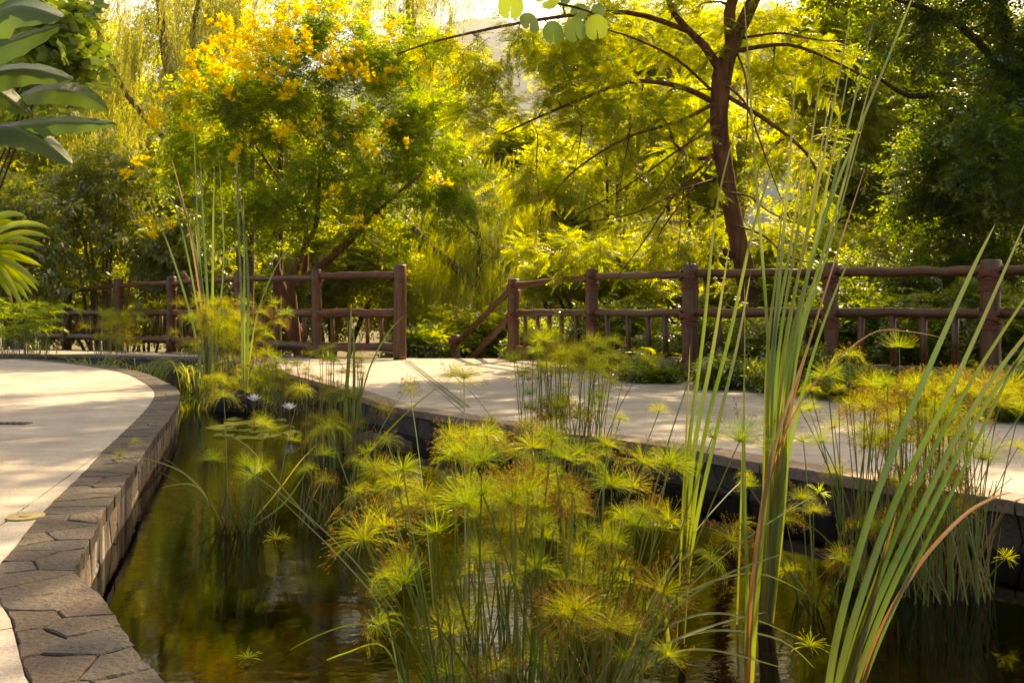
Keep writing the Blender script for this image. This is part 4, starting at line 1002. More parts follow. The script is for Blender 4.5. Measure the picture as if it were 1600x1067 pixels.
for x, y in ((40,338),(78,372),(80,358),(60,396),(66,416),(40,430),(50,448),(62,447),(60,455),(46,472),(38,486),(20,470),(28,352),(70,385),(35,405),(10,440),(52,462)):
    a = P(-60, 425 + random.uniform(-30, 30), d); c = P(x, y, d - random.uniform(-.1, .35)); b_ = P(x * .3 - 30, min(y, 400) - random.uniform(18, 40), d)
    ribbon('leaf', [q - po_ for q in bez(a, b_, c)], .052, M['palm'], pt_, .2, Vector((random.uniform(-.3, .3), -1, random.uniform(.2, 1.2))), pp)
n = 9; pos = rng.normal(0, .03, (n, 3)) + np.array(P(-4, 398, 5.2)) - np.array(po_); 
bake('red_bracts', T_twig(5, .08, .06, .035), pos, frames(rng.normal(size=(n, 3))), rng.uniform(.7, 1.1, n), M['red'], pt_)
# 9 hanging rounded leaves at the top
d = 3.2; ho = P(880, -330, d + .2); ht = thing('overhanging_branch', 'branch tip with rounded two-lobed green leaves hanging in from the top edge', 'branch', tuple(ho))
mb = MB(); limb(mb, [Vector((0, 0, 0)), P(870,-140,d) - ho, P(850,-40,d) - ho, P(862,0,d) - ho, P(900,12,d) - ho, P(925,20,d) - ho], [.02,.012,.008,.006,.004,.003], 6)
mb.build('twig', M['twig'], ht, True)
mb = MB(); limb(mb, [P(850,-40,d) - ho, P(820,-20,d) - ho, P(795,-6,d) - ho], [.007,.004,.003], 6); mb.build('twig', M['twig'], ht, True)
def heartleaf(c, s_, rot, tilt):
    V = [(0, 0, 0)]; k = 18
    for i in range(k + 1):
        a = math.pi * (1.5 + .06) + (2 * math.pi - .12 * math.pi) * i / k; a2 = math.pi * 1.5 + .12 + (2 * math.pi - .24) * i / k
        r = 1 - .22 * math.exp(-((a2 - math.pi * 1.5) / .35) ** 2) - .22 * math.exp(-((a2 - math.pi * 3.5) / .35) ** 2)
        x, y = math.cos(a2) * r * .9, math.sin(a2) * r + .0
        V.append((x, .12 * x * x + .06 * math.sin(3 * y), y))
    Q = []
    V = np.array(V) * s_; Q = [(0, 2 * i + 1, 2 * i + 2, 2 * i + 3) for i in range(k // 2)]
    me = quadmesh('leaf', V, np.array(Q), [random.random()] * len(Q)); o = link('leaf', me, M['heart'], ht); o.location = c - ho; o.rotation_euler = (tilt, rot, random.uniform(-.5, .5)); return o
for x, y, s_, r_ in ((798,10,.052,.1),(828,36,.046,.35),(865,52,.044,.0),(898,48,.044,-.3),(932,44,.046,-.2),(905,18,.036,.8),(858,0,.036,1.2),(880,-8,.04,.4),(935,18,.03,1.0),(838,-14,.046,.2),(912,-22,.04,-.4)):
    heartleaf(P(x, y, d + random.uniform(-.1, .1)), s_, r_, random.uniform(-.5, .5))

# ================================================================ POND PLANTS
# papyrus umbels, shared meshes
def umbel(nr, l, brown, droop=.3, w=.00062, coarse=False):
    V = []; Q = []; mi = []; r = []; base = random.random()
    def rib(a, b, w0, w1, m, rv):
        d_ = b - a; s_ = np.cross(d_, rng.normal(size=3)); s_ = norm(s_); k = len(V)
        V.extend([a - s_ * w0 / 2, a + s_ * w0 / 2, b + s_ * w1 / 2, b - s_ * w1 / 2]); Q.append((k, k + 1, k + 2, k + 3)); mi.append(m); r.append(rv)
    for i in range(int(nr * 1.3)):
        th = random.uniform(0, 2 * math.pi); ph = math.acos(random.uniform(-.15, .97)); ll = l * random.uniform(.72, 1.08)
        d_ = np.array([math.sin(ph) * math.cos(th), math.sin(ph) * math.sin(th), math.cos(ph)])
        rv = min(1, max(0, base * .5 + random.random() * .5))
        p0 = np.zeros(3); sg = math.sin(ph); p1 = d_ * ll * .4 + np.array([0, 0, .02 * ll]); p3 = d_ * ll * .72 + np.array([0, 0, -droop * .35 * ll * sg]); p2 = d_ * ll * .97 + np.array([0, 0, -droop * 1.1 * ll * sg]) + rng.normal(0, .03 * ll, 3)
        rib(p0, p1, w, w, 0, rv); rib(p1, p3, w, w, 0, rv); rib(p3, p2, w, w * .5, 0, rv)
        if random.random() < brown:
            for q in range(4):
                dd_ = norm(d_ + rng.normal(0, .55, 3)); e = p2 + dd_ * random.uniform(.008, .02)
                rib(p2, e, .0008, .0008, 1, random.random()); rib(e, e + dd_ * .005, .0034, .002, 1, random.random())
    if coarse or True:
        for i in range(3 if not coarse else 14):     # leafy bracts
            th = 2 * math.pi * i / (3 if not coarse else 14) + random.random(); ll = l * (random.uniform(.4, .7) if not coarse else 1.1); d_ = np.array([math.cos(th), math.sin(th), random.uniform(-.1, .5)])
            p1 = d_ * ll * .5; p2 = d_ * ll + np.array([0, 0, -.25 * ll]); ww = .0018 if not coarse else .012
            rib(np.zeros(3), p1, ww, ww, 0, .3); rib(p1, p2, ww, ww * .2, 0, .3)
    me = quadmesh('umbel', np.array(V), np.array(Q), r, mi); me.materials.append(M['papyrus']); me.materials.append(M['seed']); return me
UG = [umbel(170, .09, 0.0, .15), umbel(185, .085, .05, .05), umbel(160, .095, .12, .2), umbel(150, .08, .03, .4), umbel(180, .095, .05, 0), umbel(90, .085, .2, .6), umbel(80, .07, .05, -.2)]
UB = [umbel(140, .08, .5, .2), umbel(110, .075, .8, .45), umbel(130, .085, .35, .1)]
US = [umbel(16, .035, 0, .1, .002), umbel(28, .05, 0, .2, .0018)]
UC = [umbel(6, .1, 0, .2, .003, True)]
def stem(par, org, a, b, r=.0035, u=None, us=1.0, mat='papstem', bow=.12, segs=9, lean=None):
    a, b = Vector(a), Vector(b); m = a.lerp(b, .5) + Vector((-(b - a).x * bow, -(b - a).y * bow, bow * .35 * (b - a).length))
    pts = [q - org for q in bez(a, m, b, segs)]
    V = []; k = len(pts); V2 = []
    mb = MB(); mb.tube(pts, list(np.linspace(r, r * .55, k)), 3, cap=False)
    me = mb.mesh('stem'); at = me.attributes.new('rnd', 'FLOAT', 'FACE'); at.data.foreach_set('value', [random.random()] * len(me.polygons))
    o = link('stem', me, M[mat], par)
    if u:
        h = link('umbel', random.choice(u), None, o); h.location = pts[-1]
        dr = (pts[-1] - pts[-2]).normalized(); dr = (dr + Vector((random.gauss(0, .15), random.gauss(0, .15), .3))).normalized()
        h.rotation_mode = 'QUATERNION'; h.rotation_quaternion = dr.to_track_quat('Z', 'Y') @ Vector((0, 0, 1)).rotation_difference(Vector((0, 0, 1)))
        h.scale = (us,) * 3
    return o
def pot(par, r, z=-.30, top=.03):
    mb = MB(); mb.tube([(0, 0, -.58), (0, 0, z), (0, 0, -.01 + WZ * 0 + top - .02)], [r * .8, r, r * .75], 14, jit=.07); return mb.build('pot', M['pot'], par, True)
def papyrus(lab, cx, cd, rad, n, hmin, hmax, spread, brown=.3, us=(.8, 1.15), custom=(), dry=8, stub=20, r=.0035, depth=.8, kinds=None):
    X = (cx - 800) * cd / F; org = Vector((X, cd, WZ)); t = thing('papyrus_clump', lab, 'papyrus', tuple(org), 'clumps of dwarf papyrus in the pond')
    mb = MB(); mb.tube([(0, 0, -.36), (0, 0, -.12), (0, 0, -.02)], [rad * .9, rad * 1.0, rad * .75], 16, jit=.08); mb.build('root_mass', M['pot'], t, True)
    for i in range(n):
        a = random.uniform(0, 2 * math.pi); q = math.sqrt(random.random()); h = random.uniform(hmin, hmax)
        if random.random() < .3: h = random.uniform(hmin + (hmax - hmin) * .55, hmax)
        b0 = org + Vector((math.cos(a) * q * rad, math.sin(a) * q * rad, -.03)); sp = q * spread * (.55 + .45 * h / hmax) * random.uniform(.5, 1.15)
        b1 = org + Vector((math.cos(a + random.gauss(0, .3)) * sp, math.sin(a) * sp * depth, h))
        u = (kinds or (UB if random.random() < brown * (1.6 if h < (hmin + hmax) / 2 else .7) else UG))
        if random.random() < .07: b1 = b0.lerp(b1, .8) + Vector((random.gauss(0, .12), random.gauss(0, .08), -.18 * h))      # a bent stem
        stem(t, org, b0, b1, r * random.uniform(.8, 1.15), u, random.uniform(*us))
    for (x, y, dd_, kind, s_) in custom:
        b1 = P(x, y, dd_); v = (b1 - org); b0 = org + Vector((max(-rad, min(rad, v.x)) * .8, max(-rad, min(rad, v.y)) * .6, -.02))
        stem(t, org, b0, b1, r, {'g': UG, 'b': UB, 's': US}[kind], s_, bow=.22)
    for i in range(dry):
        a = random.uniform(0, 6.28); b0 = org + Vector((math.cos(a) * rad * .8, math.sin(a) * rad * .8, 0)); b1 = b0 + Vector((random.gauss(0, .12), random.gauss(0, .1), random.uniform(.1, hmax * .5)))
        stem(t, org, b0, b1, r * .9, None, 1, 'drystem')
    for i in range(stub):
        a = random.uniform(0, 6.28); q = math.sqrt(random.random()); b0 = org + Vector((math.cos(a) * rad * q, math.sin(a) * rad * q, -.02)); b1 = b0 + Vector((random.gauss(0, .05), random.gauss(0, .05), random.uniform(.08, hmax * .6)))
        stem(t, org, b0, b1, r * .9, None, 1, random.choice(['papstem', 'papstem', 'drystem']))
    return t
papyrus('big foreground papyrus clump at bottom centre with mixed green and rusty heads', 820, 2.12, .27, 118, .12, .68, .55, .24, (.45, 1.0), dry=14, stub=50, r=.003,
        custom=[(398,742,2.5,'g',.9), (725,760,2.7,'g',1), (600,822,2.2,'b',1), (1140,845,2.3,'b',.8), (1280,770,2.6,'s',1.2), (605,690,2.9,'g',.7), (1090,560,2.2,'s',.0001), (725,590,2.9,'g',.9), (1110,875,2.1,'g',.8), (640,610,3.2,'b',.5), (1165,745,2.9,'g',.5), (560,770,2.5,'g',.7), (585,735,2.6,'g',.8)])
papyrus('papyrus clump standing in front of the walkway, behind the big foreground clump', 872, 5.0, .24, 70, .34, .82, .38, .15, (.75, 1.2), custom=[(1012,565,5.0,'g',1.1), (708,586,5.2,'g',.9)], dry=5)
papyrus('dense papyrus clump on the right, between blue-green reeds and the wall', 1425, 3.15, .26, 112, .18, .72, .38, .5, (.5, .95), dry=16, stub=90, r=.0032,
        custom=[(1325,556,3.2,'g',.9), (1405,542,3.2,'g',1), (1250,640,3.0,'g',.7), (1285,690,2.9,'g',.6), (1235,800,2.9,'g',.7), (1560,635,3.1,'g',1), (1590,700,3.2,'g',.8), (1265,610,3.3,'g',.7), (1572,872,2.9,'s',1), (1580,605,3.6,'g',1.1), (1540,600,3.6,'b',1), (1600,640,3.5,'g',1.0), (1500,600,3.5,'g',1.0)])
papyrus('sparse papyrus clump in open water near the left wall', 385, 3.96, .13, 7, .15, .50, .30, .1, (.6, .95), dry=10, stub=36, r=.003, custom=[(188,712,4.3,'g',.6), (212,690,4.6,'g',.5), (430,560,4.4,'g',.6), (350,620,4.2,'g',1), (470,610,4.2,'g',1)])
papyrus('papyrus clump with thin stems beside the sparse one, nearer the centre', 505, 4.05, .12, 5, .15, .4, .28, .2, (.5, .8), dry=10, stub=34, r=.003, custom=[(600,640,3.6,'b',.6), (640,600,4.6,'b',.6)])
papyrus('papyrus clump round the thin upright reed left of centre', 520, 5.6, .20, 42, .20, .74, .34, .3, (.5, 1.0), dry=12, stub=50)
papyrus('tall golden papyrus thicket at the far left end of the pond', 355, 9.6, .42, 95, .25, 1.08, .6, .2, (.9, 1.6), dry=14, stub=60, r=.005)
papyrus('low orange-tinged papyrus clump above the lily pads', 430, 8.8, .34, 50, .12, .46, .42, .3, (.8, 1.2), dry=8, stub=40, r=.004)
papyrus('bushy green papyrus left of the lily flowers', 350, 8.9, .28, 32, .10, .32, .34, .05, (.8, 1.1), dry=4, stub=30, r=.004)
papyrus('distant papyrus clump in front of the far left fence', 180, 16.6, .45, 40, .4, .95, .6, .2, (1.2, 2.2), r=.006)
papyrus('shaded umbrella papyrus at the far left edge of the pond', 35, 16.2, .6, 45, .5, 1.15, .9, 0, (1.8, 2.6), r=.008, kinds=UC)
papyrus('small papyrus tuft in the water beside the tall cattail', 1275, 2.95, .06, 7, .12, .34, .13, .4, (.6, .85), dry=2, stub=6, custom=[(1255,690,3.1,'s',1), (1170,760,3.0,'g',.5), (1160,820,2.9,'g',.6)])
# floating small umbels
for i, (x, y, lab) in enumerate(((388, 1027, 'small yellow-green papyrus sprout floating near the bottom left'), (1265, 1010, 'little papyrus sprout in the water at the foot of the right reeds'), (432, 842, 'tiny papyrus sprout in dark water left of centre'))):
    o = link('papyrus_sprout', US[0 if i == 0 else 1], None); o.location = G(x, y, WZ + .012); o.scale = (1.2,) * 3; tag(o, lab, 'papyrus')

# grasses
def tuft(lab, x, y, n, ln, w, spread, mat='grass', lean=(0, 0), rad=.12, z=WZ, nm='grass_tuft', cat='grass', droop=.6, up=.8):
    org = G(x, y, z); t = thing(nm, lab, cat, tuple(org), 'arching grass tufts in the pond')
    for i in range(n):
        a = random.uniform(0, 6.28); l = ln * random.uniform(.6, 1.1); dr = Vector((math.cos(a) * spread + lean[0], math.sin(a) * spread + lean[1], 0))
        b0 = Vector((math.cos(a) * rad * random.random(), math.sin(a) * rad * random.random(), -.02)); b1 = b0 + Vector((dr.x * .35, dr.y * .35, up)) * l; b2 = b0 + Vector((dr.x, dr.y, up - droop * random.uniform(.5, 1.2))) * l
        ribbon('blade', bez(b0, b1, b2, 9), w, M[mat], t, .15, Vector((random.uniform(-1, 1), -1, random.uniform(0, 1))), lenattr=False)
    return t
tuft('arching green grass tuft at the pond channel behind the terrace curve', 318, 606, 90, .62, .016, .55, rad=.3, lean=(.25, 0))
tuft('grass tuft hanging over the far channel left of the papyrus thicket', 215, 592, 60, .55, .016, .55, rad=.4, lean=(.2, 0))
tuft('small grass tuft in the channel at far left', 150, 580, 36, .5, .018, .5, rad=.4)
tuft('low grass among the papyrus roots by the lily pads', 300, 640, 30, .3, .010, .4, rad=.2)
# long arching sedge blades at the bottom
def arcs(lab, org, arcs_, w, mats, nm='sedge', cat='sedge'):
    t = thing(nm, lab, cat, tuple(org))
    for k, pts in enumerate(arcs_):
        q = [P(*p) for p in pts]; ribbon('blade', [v - org for v in smoothline(q, 5)], w, M[mats[k % len(mats)]], t, .2, Vector((random.uniform(-.2, .2), -1, .7)), lenattr=False)
    return t
arcs('long arching sedge blades crossing the water at bottom right', G(955, 1120, WZ), [
    [(950,1100,2.1),(985,1000,2.2),(1075,925,2.3),(1180,895,2.4),(1265,930,2.5)], [(945,1110,2.1),(1000,1010,2.2),(1090,960,2.3),(1180,968,2.4),(1262,1005,2.4)],
    [(955,1110,2.1),(1020,1020,2.2),(1110,985,2.3),(1220,1000,2.4),(1290,1062,2.4)], [(960,1100,2.15),(1040,1010,2.2),(1120,975,2.3),(1200,955,2.4)],
    [(950,1105,2.1),(1020,985,2.15),(1120,905,2.2),(1230,862,2.3)], [(948,1100,2.2),(1030,1030,2.2),(1110,1015,2.2),(1230,1045,2.3)], [(950,1100,2.05),(975,1040,2.1),(1010,960,2.1),(1060,880,2.2),(1100,855,2.2)]], .006, ['grass'])
arcs('thin arching sedge blades over the dark water at bottom left', G(640, 1115, WZ), [
    [(640,1100,2.2),(615,1000,2.3),(560,975,2.4),(480,1000,2.5),(400,1050,2.6)], [(640,1100,2.2),(600,1010,2.3),(540,1020,2.4),(480,1045,2.5),(420,1075,2.5)],
    [(630,1100,2.2),(600,960,2.3),(540,880,2.5),(470,810,2.8),(400,745,3.0)], [(560,830,3.6),(600,790,3.3),(680,775,3.0),(760,790,3.0)]], .0045, ['grass', 'papyrus'])
arcs('thin sedge blades leaning over the water in the left clumps', G(510, 828, WZ), [
    [(505,825,4.0),(540,780,3.9),(590,765,3.8),(640,785,3.7)], [(505,828,4.0),(560,795,3.9),(620,782,3.8)], [(505,828,4.0),(545,830,3.8),(610,818,3.6)], [(350,820,4.0),(310,760,4.0),(270,730,4.1),(200,708,4.3)],
    [(390,820,4.0),(440,760,4.0),(470,720,3.9),(500,690,3.9)], [(500,830,4.0),(440,760,4.0),(390,700,4.0),(340,670,4.1)], [(350,825,4.0),(330,790,4.0),(300,757,4.0),(250,762,4.0)], [(380,830,4.0),(440,790,4.0),(480,735,4.0)]], .007, ['grass', 'papstem'])

# cattails
def cattail(lab, org, blades, w, grp='cattail clumps'):
    t = thing('cattail', lab, 'cattail', tuple(org), grp)
    for bl_ in blades:
        mt, k, pts = bl_[0], bl_[1], bl_[2:]
        q = smoothline([P(*p) for p in pts], 6)
        ribbon('blade', [v - org for v in q], w * k, M[mt], t, random.uniform(.12, .3), Vector((random.uniform(-.55, .55), -1, 0)), lambda t_: (1 - t_ ** 4) ** .8 * (1 - .25 * t_) + .02)
    return t
o = G(1192, 975, WZ)
bx = lambda m, k, x0, x1, x2, y2, dd=0: (m, k, (x0, 985, o.y), (x0 + (x1 - x0) * .5, 800, o.y), (x1, 560, o.y + dd * .4), ((x1 + x2) / 2 + (x2 - x1) * .02, (560 + y2) / 2, o.y + dd * .7), (x2, y2, o.y + dd))
cattail('tallest cattail with long upright blades and pale foot, right of centre', o, [
    bx('blade', 1, 1188, 1200, 1160, -40, -.1), bx('blade', 1.1, 1192, 1208, 1245, 100, .1), bx('blade', 1, 1194, 1215, 1292, 50, .2), bx('blade', 1.1, 1196, 1222, 1335, -10, .1), bx('bladeblue', 1, 1198, 1230, 1368, 20, .2),
    bx('blade', 1, 1200, 1236, 1330, 90, -.1), bx('blade', 1, 1202, 1240, 1365, 110, 0), bx('bladeyel', 1.1, 1190, 1206, 1255, 250, .1), bx('bladeyel', 1, 1200, 1225, 1300, 130, 0), bx('blade', 1, 1204, 1244, 1355, 170, .2), bx('bladeyel', 1, 1186, 1198, 1225, 300, 0),
    ('bladedry', .7, (1196, 985, o.y), (1205, 800, o.y), (1240, 620, o.y - .1), (1300, 420, o.y - .1), (1354, 255, o.y - .1)),
    ('bladedry', .35, (1190, 800, o.y), (1225, 680, o.y - .1), (1280, 590, o.y - .15), (1360, 522, o.y - .2), (1420, 518, o.y - .2), (1482, 530, o.y - .2)),
    ('blade', .8, (1200, 985, o.y), (1215, 800, o.y), (1258, 600, o.y), (1300, 470, o.y), (1352, 350, o.y)), ('blade', .9, (1195, 985, o.y), (1230, 640, o.y), (1275, 380, o.y), (1400, 60, o.y + .2), (1440, -40, o.y + .2)),
    ('bladeyel', 1.2, (1186, 985, o.y), (1190, 860, o.y), (1200, 720, o.y), (1204, 640, o.y)), ('bladeyel', 1.3, (1198, 985, o.y), (1202, 860, o.y), (1210, 740, o.y), (1228, 600, o.y)), ('blade', .5, (1150, 1000, o.y), (1158, 760, o.y), (1163, 560, o.y), (1163, 440, o.y))], .014)
o = G(1168, 1075, WZ)
cattail('rust-streaked young cattail just in front of the tallest one', o, [('bladedry', .8, (1166, 1085, o.y), (1172, 960, o.y), (1190, 800, o.y), (1215, 680, o.y), (1262, 540, o.y)), ('blade', .8, (1172, 1085, o.y), (1180, 960, o.y), (1196, 780, o.y), (1212, 640, o.y)), ('blade', .6, (1164, 1085, o.y), (1166, 900, o.y), (1160, 760, o.y), (1164, 600, o.y))], .02)
o = G(1062, 1005, WZ)
cattail('slender cattail with splayed blades left of the tallest one', o, [
    ('blade', 1, (1060, 1010, o.y), (1068, 850, o.y), (1075, 700, o.y), (1098, 520, o.y), (1118, 330, o.y), (1152, 190, o.y)), ('blade', 1, (1062, 1010, o.y), (1072, 850, o.y), (1085, 700, o.y), (1115, 540, o.y), (1140, 380, o.y)),
    ('blade', 1, (1064, 1010, o.y), (1076, 850, o.y), (1100, 680, o.y), (1140, 520, o.y), (1178, 350, o.y), (1215, 240, o.y)), ('blade', .8, (1066, 1010, o.y), (1080, 860, o.y), (1118, 680, o.y), (1152, 540, o.y), (1173, 425, o.y)),
    ('bladeyel', .6, (1060, 1010, o.y), (1064, 850, o.y), (1071, 700, o.y), (1078, 538, o.y)), ('bladeyel', 1, (1061, 1010, o.y), (1066, 930, o.y), (1070, 850, o.y), (1074, 760, o.y)), ('bladeyel', .8, (1044, 1010, o.y), (1038, 950, o.y), (1025, 880, o.y)),
    ('bladeblue', .3, (1165, 1000, o.y), (1165, 800, o.y), (1163, 650, o.y), (1163, 505, o.y))], .016)
o = G(1310, 1130, WZ); y_ = o.y
cattail('blue-green cattail leaning right at the bottom right corner', o, [
    ('bladeblue', 1, (1285, 1140, y_), (1310, 980, y_), (1370, 770, y_), (1440, 600, y_), (1515, 430, y_), (1555, 350, y_)), ('bladeblue', 1, (1295, 1140, y_), (1330, 980, y_), (1400, 780, y_), (1490, 600, y_ - .1), (1610, 330, y_ - .1)),
    ('bladeblue', 1.1, (1300, 1140, y_), (1345, 980, y_), (1430, 760, y_), (1520, 590, y_), (1660, 380, y_)), ('bladeblue', 1.1, (1308, 1140, y_), (1345, 1000, y_), (1420, 830, y_), (1530, 620, y_), (1680, 430, y_)), ('bladeblue', 1, (1312, 1140, y_), (1370, 970, y_), (1450, 800, y_), (1560, 600, y_), (1700, 470, y_)),
    ('bladeblue', .9, (1320, 1140, y_), (1385, 970, y_), (1480, 780, y_), (1590, 560, y_), (1690, 420, y_)), ('bladeyel', 1.1, (1300, 1140, y_), (1330, 1010, y_), (1375, 880, y_), (1400, 800, y_)), ('bladedry', .9, (1312, 1140, y_), (1338, 1030, y_), (1365, 930, y_), (1385, 840, y_)),
    ('bladedry', .6, (1335, 1140, y_), (1365, 1010, y_), (1430, 890, y_), (1500, 810, y_), (1550, 778, y_), (1582, 769, y_))], .017)
o = G(545, 725, WZ)
cattail('short thin reed rising from the papyrus left of centre', o, [('blade', 1, (543, 730, o.y), (540, 640, o.y), (545, 560, o.y), (549, 478, o.y)), ('blade', .8, (546, 730, o.y), (552, 640, o.y), (553, 560, o.y), (552, 505, o.y)), ('blade', .9, (548, 730, o.y), (560, 640, o.y), (568, 580, o.y)),
    ('bladeyel', .5, (560, 725, o.y), (590, 690, o.y - .2), (640, 640, o.y - .3), (690, 600, o.y - .3)), ('bladeyel', .5, (548, 725, o.y), (570, 600, o.y), (600, 530, o.y), (632, 492, o.y)), ('bladeyel', .9, (544, 730, o.y), (543, 690, o.y), (544, 660, o.y))], .028)
o = Vector(((325 - 800) * 9.6 / F, 9.6, WZ)); y_ = o.y
cattail('tall faded reeds standing in the far left papyrus thicket', o, [
    ('bladeblue', 1, (325, 620, y_), (318, 480, y_), (308, 320, y_), (302, 165, y_)), ('bladeblue', 1, (328, 620, y_), (325, 480, y_), (318, 350, y_), (313, 250, y_)), ('blade', 1, (330, 620, y_), (332, 480, y_), (333, 360, y_), (335, 262, y_)), ('bladeblue', 1, (326, 620, y_), (320, 480, y_), (300, 370, y_), (272, 285, y_)),
    ('bladeblue', 1, (324, 620, y_), (312, 500, y_), (285, 360, y_), (262, 305, y_), (232, 312, y_)), ('bladedry', .8, (326, 620, y_), (315, 480, y_), (292, 340, y_), (268, 248, y_)), ('blade', 1, (330, 620, y_), (322, 520, y_), (312, 420, y_), (305, 350, y_)), ('bladeblue', .9, (322, 620, y_), (300, 500, y_), (262, 380, y_), (225, 300, y_)),
    ('bladeblue', .8, (332, 620, y_), (345, 480, y_), (350, 380, y_), (341, 230, y_))], .03)
o = Vector(((378 - 800) * 8.8 / F, 8.8, WZ)); y_ = o.y
cattail('dark narrow reeds in front of the dark trunk at left', o, [('bladeblue', 1, (380, 620, y_), (378, 480, y_), (372, 330, y_), (370, 210, y_)), ('blade', 1, (382, 620, y_), (382, 480, y_), (382, 400, y_), (380, 290, y_)), ('bladeblue', 1, (384, 620, y_), (388, 480, y_), (384, 380, y_), (366, 245, y_)), ('blade', .7, (384, 620, y_), (400, 500, y_), (430, 420, y_), (460, 380, y_))], .028)

# lily pads and flowers
def pad(x, y, r, lab, tilt=0):
    V = [(0, 0, 0)]; k = 20
    for i in range(k + 1):
        a = .14 + (2 * math.pi - .28) * i / k; V.append((math.cos(a) * r, math.sin(a) * r, .004 + .006 * math.sin(a * 3) + (.018 if tilt and math.sin(a) < 0 else 0)))
    Q = [(0, 2 * i + 1, 2 * i + 2, 2 * i + 3) for i in range(k // 2)]
    me = quadmesh('lily_pad', np.array(V), np.array(Q), [random.random()] * len(Q)); o = link('lily_pad', me, M['pad']); o.location = G(x, y, WZ + .006); o.rotation_euler = (random.uniform(-.02, .02), random.uniform(-.02, .02), random.uniform(0, 6.28))
    tag(o, lab, 'lily pad', 'lily pads on the pond')
pads = [(345,668,.13,'left end'),(378,661,.15,'back row, largest'),(372,672,.11,'middle of the raft'),(410,664,.12,'back row, behind the purple lily stem'),(392,684,.12,'front row'),(420,680,.10,'front right of the lily stem'),(350,680,.08,'front left, small'),(440,667,.11,'right of the lily stem'),(455,676,.09,'small right one'),(530,668,.11,'alone among the papyrus stems'),(365,655,.09,'far back'),(430,657,.1,'far back right'),(405,674,.09,'centre, small')]
for x, y, r, nm in pads: pad(x, y, r, 'flat yellow-green lily pad, %s of the floating group' % nm)
def lily(x, ys, yb, lab, sc=1.0):
    b_ = G(x, yb, WZ); top = P(x, ys, b_.y); t = thing('water_lily', lab, 'water lily', tuple(b_))
    mb = MB(); mb.tube([(0, 0, -.05), (.004, 0, (top.z - WZ) * .5), (0, 0, top.z - WZ)], [.006, .005, .005], 6); mb.build('stalk', M['drystem'], t)
    for ring, (n, el, l) in enumerate(((9, 25, .075), (8, 48, .065), (5, 72, .05))):
        for i in range(n):
            a = 2 * math.pi * i / n + ring * .3; dx = Vector((math.cos(a) * math.cos(R(el)), math.sin(a) * math.cos(R(el)), math.sin(R(el)))) * l * sc
            ribbon('petal', [Vector((0, 0, top.z - WZ)) + dx * q + Vector((0, 0, .01 * q * q)) for q in (0, .33, .66, 1)], .018 * sc, M['petal'], t, .15, Vector((0, 0, 1)), lambda t_: math.sin(math.pi * (.12 + .86 * t_)) + .02, lenattr=False)
    mb = MB(); mb.tube([(0, 0, top.z - WZ), (0, 0, top.z - WZ + .02)], [.012, .009], 8); mb.build('stamens', M['flower'], t)
lily(397, 627, 676, 'pale violet water lily raised on a stalk above the lily pads'); lily(452, 640, 668, 'whitish water lily right of the violet one, near the papyrus', 1.0)

# submerged rock, twig and pebbles
def rock(name, loc, s3, lab, mat, cat='rock', seed=0, par=None):
    V = []; nu, nv = 14, 8; rs = random.Random(seed)
    for j in range(nv + 1):
        for i in range(nu):
            a = 2 * math.pi * i / nu; b = math.pi * j / nv; q = 1 + rs.uniform(-.09, .09)
            V.append((math.cos(a) * math.sin(b) * s3[0] * q, math.sin(a) * math.sin(b) * s3[1] * q, math.cos(b) * s3[2] * q))
    Qs = [(j * nu + i, (j + 1) * nu + i, (j + 1) * nu + (i + 1) % nu, j * nu + (i + 1) % nu) for j in range(nv) for i in range(nu)]
    me = quadmesh(name, np.array(V), np.array(Qs)); me.polygons.foreach_set('use_smooth', [True] * len(me.polygons)); o = link(name, me, mat); o.location = loc; tag(o, lab, cat); return o
rock('rock', G(512, 944, WZ) + Vector((0, 0, -.033)), (.16, .07, .03), 'flat orange-brown rock just under the water at lower left', M['rockm'], seed=3)
rock('rock', G(372, 640, WZ) + Vector((0, 0, .02)), (.26, .22, .17), 'dark wet rock at the waterline behind the lily pads', M['pot'], seed=5)
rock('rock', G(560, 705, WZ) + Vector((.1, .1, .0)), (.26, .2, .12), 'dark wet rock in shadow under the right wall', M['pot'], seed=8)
n = 2600; pos = np.stack([rng.uniform(-2.6, 2.4, n), rng.uniform(1.9, 7.0, n), np.full(n, -.575) + rng.uniform(0, .02, n)], 1)
TVp = []
for j in range(5):
    for i in range(6):
        a = 2 * math.pi * i / 6; b = math.pi * j / 4; TVp.append((math.cos(a) * math.sin(b), math.sin(a) * math.sin(b) * .8, math.cos(b) * .5))
TQp = np.array([(j * 6 + i, (j + 1) * 6 + i, (j + 1) * 6 + (i + 1) % 6, j * 6 + (i + 1) % 6) for j in range(4) for i in range(6)])
fx = np.stack([np.cos(pos[:, 0] * 99), np.sin(pos[:, 0] * 99), np.zeros(n)], 1)
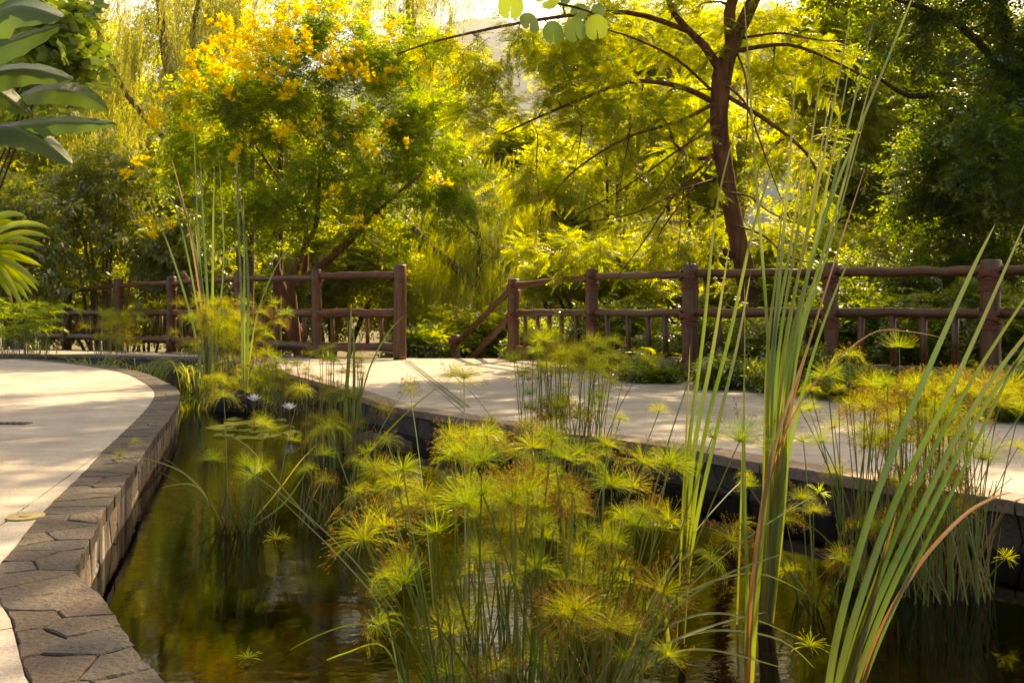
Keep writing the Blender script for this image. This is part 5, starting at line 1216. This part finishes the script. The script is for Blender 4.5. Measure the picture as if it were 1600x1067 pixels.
o = bake('pebbles', (np.array(TVp), TQp), pos, frames(fx), rng.uniform(.015, .05, n), M['pebble'], None, .1)
tag(o, 'brown pebbles scattered over the pond floor', 'pebbles', kind='stuff')
tw = arcs('dry vine stem trailing along the waterline of the left wall', G(200, 800, WZ), [[(278,655,7.9-.3),(262,690,6.2),(240,730,5.3),(216,765,4.7),(190,805,4.1),(168,850,3.6)]], .012, ['drystem'], 'dry_vine', 'vine')
# fallen leaves on the paving
fl_m = []
for q in range(3):
    V = [(0, 0, 0), (.018, -.009, .003), (.042, 0, .006), (.018, .010, .004)]; me = quadmesh('fallen_leaf', np.array(V), np.array([(0, 1, 2, 3)]), [q / 2]); me.materials.append(M['drystem']); fl_m.append(me)
for i, (x, y, nm) in enumerate(((60, 625, 'on the left terrace beyond the drain grate'), (105, 742, 'on the left terrace beside the slate coping'), (15, 705, 'on the left terrace at the near joint'), (700, 600, 'by the diagonal joint of the walkway'), (1010, 625, 'on the walkway right of the papyrus'),
        (1090, 655, 'on the walkway behind the slender cattail'), (1250, 668, 'on the walkway behind the tallest cattail'), (960, 592, 'near the planted edge by the second post'), (1330, 640, 'on the walkway left of the right papyrus'))):
    o = link('fallen_leaf', fl_m[i % 3], None); o.location = G(x, y, .004); o.rotation_euler = (0, 0, random.random() * 6.28); s_ = random.uniform(.7, 1.4); o.scale = (s_,) * 3
    tag(o, 'dry fallen leaf ' + nm, 'leaf', 'fallen leaves on the paving')
# the air: thin haze over the valley
mb = MB(); mb.box((-2100, -14, -22), (2600, 3200, 780)); hz = mb.build('haze', None); hm = newmat('valley_haze'); pv = N(hm, 'ShaderNodeVolumePrincipled'); pv.inputs['Density'].default_value = .00016
pv.inputs['Color'].default_value = (.86, .9, 1, 1); pv.inputs['Anisotropy'].default_value = .3; ho_ = N(hm, 'ShaderNodeOutputMaterial'); L(hm, pv.outputs[0], ho_.inputs['Volume']); hz.data.materials.append(hm); tag(hz, kind='stuff')
rb = sum(len(o.data.polygons) for o in bpy.data.objects if o.type == 'MESH'); print('polys', rb, 'objects', len(bpy.data.objects))
